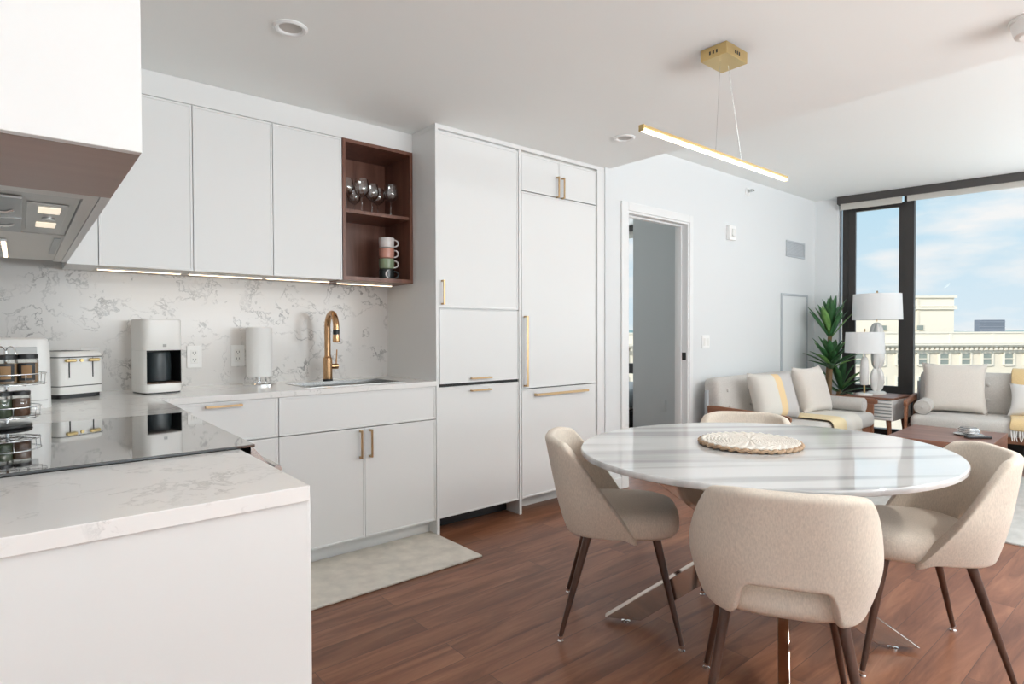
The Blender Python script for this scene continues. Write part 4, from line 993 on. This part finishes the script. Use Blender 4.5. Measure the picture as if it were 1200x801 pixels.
# coffee table -------------------------------------------------------------
t = thing('coffee_table', 'low walnut coffee table with panel ends on the rug', 'coffee table', (5.325, 1.275, 0), .05)
hx, hy = .385, .30
obj('tabletop', B(-hx, -hy, .385, hx, hy, .425, .003), M['walnut_x'], t)
for s in (-1, 1): obj('leg_panel', B(-hx+.01, s*hy-.02-s*.02, .0125, hx-.01, s*hy+.02-s*.02, .3848, .002), M['walnut_x'], t)
obj('shelf', B(-hx+.02, -hy+.041, .15, hx-.02, hy-.041, .175, .002), M['walnut_x'], t)
t = thing('ribbed_bowl', 'small ribbed grey glass bowl on a plate on the coffee table', 'bowl', (5.40, 1.165, .425))
bm = bmesh.new(); lathe(bm, [(.03, 0), (.085, .004), (.092, .010), (.085, .008), (.03, .005)], 36); obj('plate', bm, M['steel'], t, smooth=40)
bm = bmesh.new(); lathe(bm, [(.035, .010), (.060, .02), (.068, .036), (.060, .052), (.048, .060)], 32); obj('bowl', bm, plain('smoked_glass', (.20, .22, .23), .1, .3), t, smooth=40)
bm = bmesh.new()
for z, r in ((.022, .0625), (.032, .0685), (.042, .0675), (.052, .061)): tube(bm, [(r*math.cos(2*PI*k/32), r*math.sin(2*PI*k/32), z) for k in range(32)], .003, 6, True)
obj('bowl_rib', bm, M['chrome'], t, smooth=60)
t = thing('remote_control', 'black remote control beside the glass bowl on the coffee table', 'remote', (5.285, 1.085, .4255), -.75)
bm = B(-.085, -.022, 0, .085, .022, .016, .005); obj('remote_body', bm, M['black'], t)
bm = bmesh.new()
for i in range(6):
    for j in (-1, 0, 1): box(bm, -.06+i*.02, j*.012-.003, .0161, -.05+i*.02, j*.012+.003, .0175)
obj('buttons', bm, M['vent'], t)
# plant -----------------------------------------------------------------------
plx, ply = 6.58, 2.64
t = base('potted_dracaena', 'tall dracaena plant with three leaf crowns in the corner by the window', 'plant', (plx, ply, 0))
bm = bmesh.new(); lathe(bm, [(.10, 0), (.125, .01), (.15, .33), (.15, .36), (.138, .36), (.135, .33), (.02, .33)], 40, (plx, ply, 0)); obj('pot', bm, M['ceramic'], t, smooth=40)
bm = bmesh.new(); lathe(bm, [(.134, .331), (.134, .340), (.05, .346)], 32, (plx, ply, 0)); obj('soil', bm, M['soil'], t, smooth=40)
def cane(x, y, h, dx, dy):
    bm = bmesh.new(); tube(bm, [(x, y, .34), (x+dx*.4, y+dy*.4, .34+(h-.34)*.5), (x+dx, y+dy, h)], [.026, .022, .020], 12); obj('cane', bm, M['bark'], t, smooth=60)
def crown(x, y, z, ln, n, up, lo, drp, name='leaf_crown'):
    bm = bmesh.new()
    for k in range(n):
        q = k*2.39996 + random.uniform(-.15, .15); el = up - (up-lo)*(k/n) + random.uniform(-.1, .1)
        l = ln*random.uniform(.85, 1.1); w_ = .030*random.uniform(.85, 1.15); droop = drp*random.uniform(.6, 1.4)
        dirv = Vector((math.cos(q), math.sin(q), 0)); side = Vector((-math.sin(q), math.cos(q), 0)); rows = []
        for j in range(8):
            s = j/7; e = el - droop*s*s
            r_ = l*s*math.cos(el - droop*s*.5); zz = l*s*math.sin(el - droop*s*.5)
            ww = w_*(.45+1.9*s)*(1-s**2.2)+.0008 if s < 1 else .0008
            ww = min(ww, w_*1.25)
            up_ = Vector((0, 0, 1))*math.cos(e) - dirv*math.sin(e)
            c = Vector((x, y, z+.10*(1-k/n))) + dirv*(.008+r_) + Vector((0, 0, zz))
            row = []
            for p_ in (c-side*ww+up_*ww*.35, c, c+side*ww+up_*ww*.35):
                p_.y = min(p_.y, YD-.022); dd = (p_-P0).dot(O_)
                if dd > -.02: p_ -= O_*(dd+.02)
                row.append(bm.verts.new(p_))
            rows.append(row)
        skin(bm, rows, closed=False)
        for f in bm.faces: 
            if f.index == -1: f.material_index = 1 if k % 6 == 5 else 0
        bm.faces.index_update()
    o = obj(name, bm, [M['leaf'], M['leaf2']], t, smooth=180)
    s = o.modifiers.new('solid', 'SOLIDIFY'); s.thickness = .0018
cane(plx, ply, 1.16, .02, -.02); cane(plx-.05, ply-.04, .84, -.03, -.03); cane(plx+.06, ply-.05, .58, .03, -.04)
crown(plx+.02, ply-.02, 1.12, .36, 24, 1.52, .92, .10); crown(plx-.08, ply-.07, .80, .285, 26, 1.22, .38, .22); crown(plx+.10, ply-.10, .52, .33, 13, 1.40, .25, .5)
# bedroom ------------------------------------------------------------------------
t = thing('bed', 'bed with grey bedding glimpsed through the doorway', 'bed', (5.75, 5.05, 0))
obj('bed_frame', B(-.72, -.80, .10, .52, .9, .30, .01), M['black'], t)
for x in (-.66, .44):
    for y in (-.74, .84): obj('leg', B(x, y, 0, x+.05, y+.05, .0998), M['black'], t)
obj('mattress', B(-.68, -.76, .301, .48, .86, .50, .06, 4), M['offwhite'], t, smooth=60)
obj('blanket', B(-.73, -.81, .33, .53, .5, .545, .07, 4), M['bed'], t, smooth=60)
t = base('wall_outlet', 'wall outlet low on the grey bedroom wall seen through the doorway', 'outlet', (5.2, 3.72, .38))
obj('cover_plate', B(5.192, 3.69, .36, 5.1995, 3.76, .48, .002), M['bedwall'], t); obj('receptacle', B(5.190, 3.705, .385, 5.1918, 3.745, .455), M['bedwall'], t)

# ================================================================== outside
def E(x, y, z=0): return Vector((F.x/F.xy.length*y + math.cos(YAW)*x, F.y/F.xy.length*y - math.sin(YAW)*x, z))
fac = thing('apartment_building', 'long cream stone building with a dentil cornice outside the window', 'building', E(25, 60, -30), -YAW)
def eb(bm, x0, y0, z0, x1, y1, z1): box(bm, x0-25, y0, z0+30, x1-25, y1, z1+30)
bm = bmesh.new(); eb(bm, 0, .4, -30, 75, 9, .2); obj('facade_wall', bm, M['stone'], fac)
bm = bmesh.new(); eb(bm, -.3, 0, -.02, 75, .9, 1.16); eb(bm, -.3, -.12, 1.0, 75, .9, 1.16)
for k in range(16): eb(bm, 1.0+k*4.35, -.06, -.02, 1.35+k*4.35, .0, 1.0)
obj('parapet', bm, M['stone2'], fac)
bm = bmesh.new(); eb(bm, -.4, -.75, -.20, 75, .4, -.04); eb(bm, -.4, -.45, -.36, 75, .4, -.20); eb(bm, -.2, .15, -.95, 75, .4, -.72); obj('cornice', bm, M['stone2'], fac)
bm = bmesh.new()
for k in range(150): eb(bm, k*.5, -.30, -.70, k*.5+.26, .4, -.36)
obj('dentil_course', bm, M['stone2'], fac)
def fw(bmf, x, z0, z1, w_):
    for a, b_, c_, d_ in ((x-w_/2-.14, z0-.14, x-w_/2, z1+.14), (x+w_/2, z0-.14, x+w_/2+.14, z1+.14), (x-w_/2, z1, x+w_/2, z1+.14), (x-w_/2, z0-.2, x+w_/2, z0), (x-w_/2, (z0+z1)/2-.04, x+w_/2, (z0+z1)/2+.04)): eb(bmf, a, .22, b_, c_, .42, d_)
proto = None
for r, (z0, z1) in enumerate(((-2.15, -1.05), (-4.55, -3.25))):
    for k in range(30):
        x = 9.1 + k*2.2
        if 13.2 < x < 32: continue
        if proto is None:
            bm = bmesh.new(); fw(bm, x, z0, z1, .92); bmesh.ops.translate(bm, verts=bm.verts, vec=(-(x-25), 0, -(z0+30))); proto = obj('window', bm, M['stone2'], fac, local=True, loc=(x-25, 0, z0+30))
            pp = obj('pane', B(-.46, .36, 0, .46, .38, 1.1), M['farglass'], proto, local=True)
        else:
            q = dup(proto, loc=(x-25, 0, z0+30), parent=fac)
t = thing('rooftop_block', 'cream stone rooftop block standing behind the parapet outside the window', 'building', E(38, 72, -10), -YAW)
bm = bmesh.new(); box(bm, -12, 0, 0, 16.0, 9, 15.3); obj('block_wall', bm, M['stone2'], t)
bm = bmesh.new(); box(bm, -12.2, -.25, 15.3, 16.2, 9, 15.55); box(bm, -12.2, -.3, 13.9, 16.2, 9, 14.1); box(bm, -12.2, -.2, 14.25, 16.2, 9, 14.35); obj('block_cornice', bm, M['stone2'], t)
bm = bmesh.new(); box(bm, 11.4, -.12, 0, 11.7, .1, 15.3); obj('downpipe', bm, M['stone'], t)
for x in (6.8, 11.3):
    f_ = obj('window', B(x, -.1, 11.3, x+1.0, .05, 12.0), M['stone'], t); obj('pane', B(x+.1, -.13, 11.36, x+.9, -.11, 11.94), M['farglass'], f_)
t = thing('office_tower', 'dark glass office tower on the horizon', 'building', E(195, 245, -60), -YAW)
obj('tower_body', B(-.5, 0, 0, 10.0, 3, 66.0), M['tower'], t)
bm = bmesh.new()
for k in range(14): box(bm, -.55, -.15, 52+k*1.0, 10.05, .1, 52.35+k*1.0)
obj('floor_band', bm, plain('tower_band', (.26, .29, .34), .5), t)
bm = bmesh.new(); xs_ = [i*40 for i in range(-6, 40)]
hz = [2.4+2.2*math.sin(i*.7)+1.5*math.sin(i*.23+1)+ (1.2 if i % 5 == 0 else 0) for i in range(len(xs_))]
r0 = [bm.verts.new(E(x, 900, -60)) for x in xs_]; r1 = [bm.verts.new(E(x, 900, h)) for x, h in zip(xs_, hz)]; r2 = [bm.verts.new(E(x, 1000, -60)) for x in xs_]
skin(bm, [r0, r1, r2], closed=False)
o = obj('distant_hills', bm, M['hill']); o['kind'] = 'structure'
o = obj('ground_outside', bm := B(-400, -400, -62, 1500, 1500, -60), M['ground']); o['kind'] = 'structure'
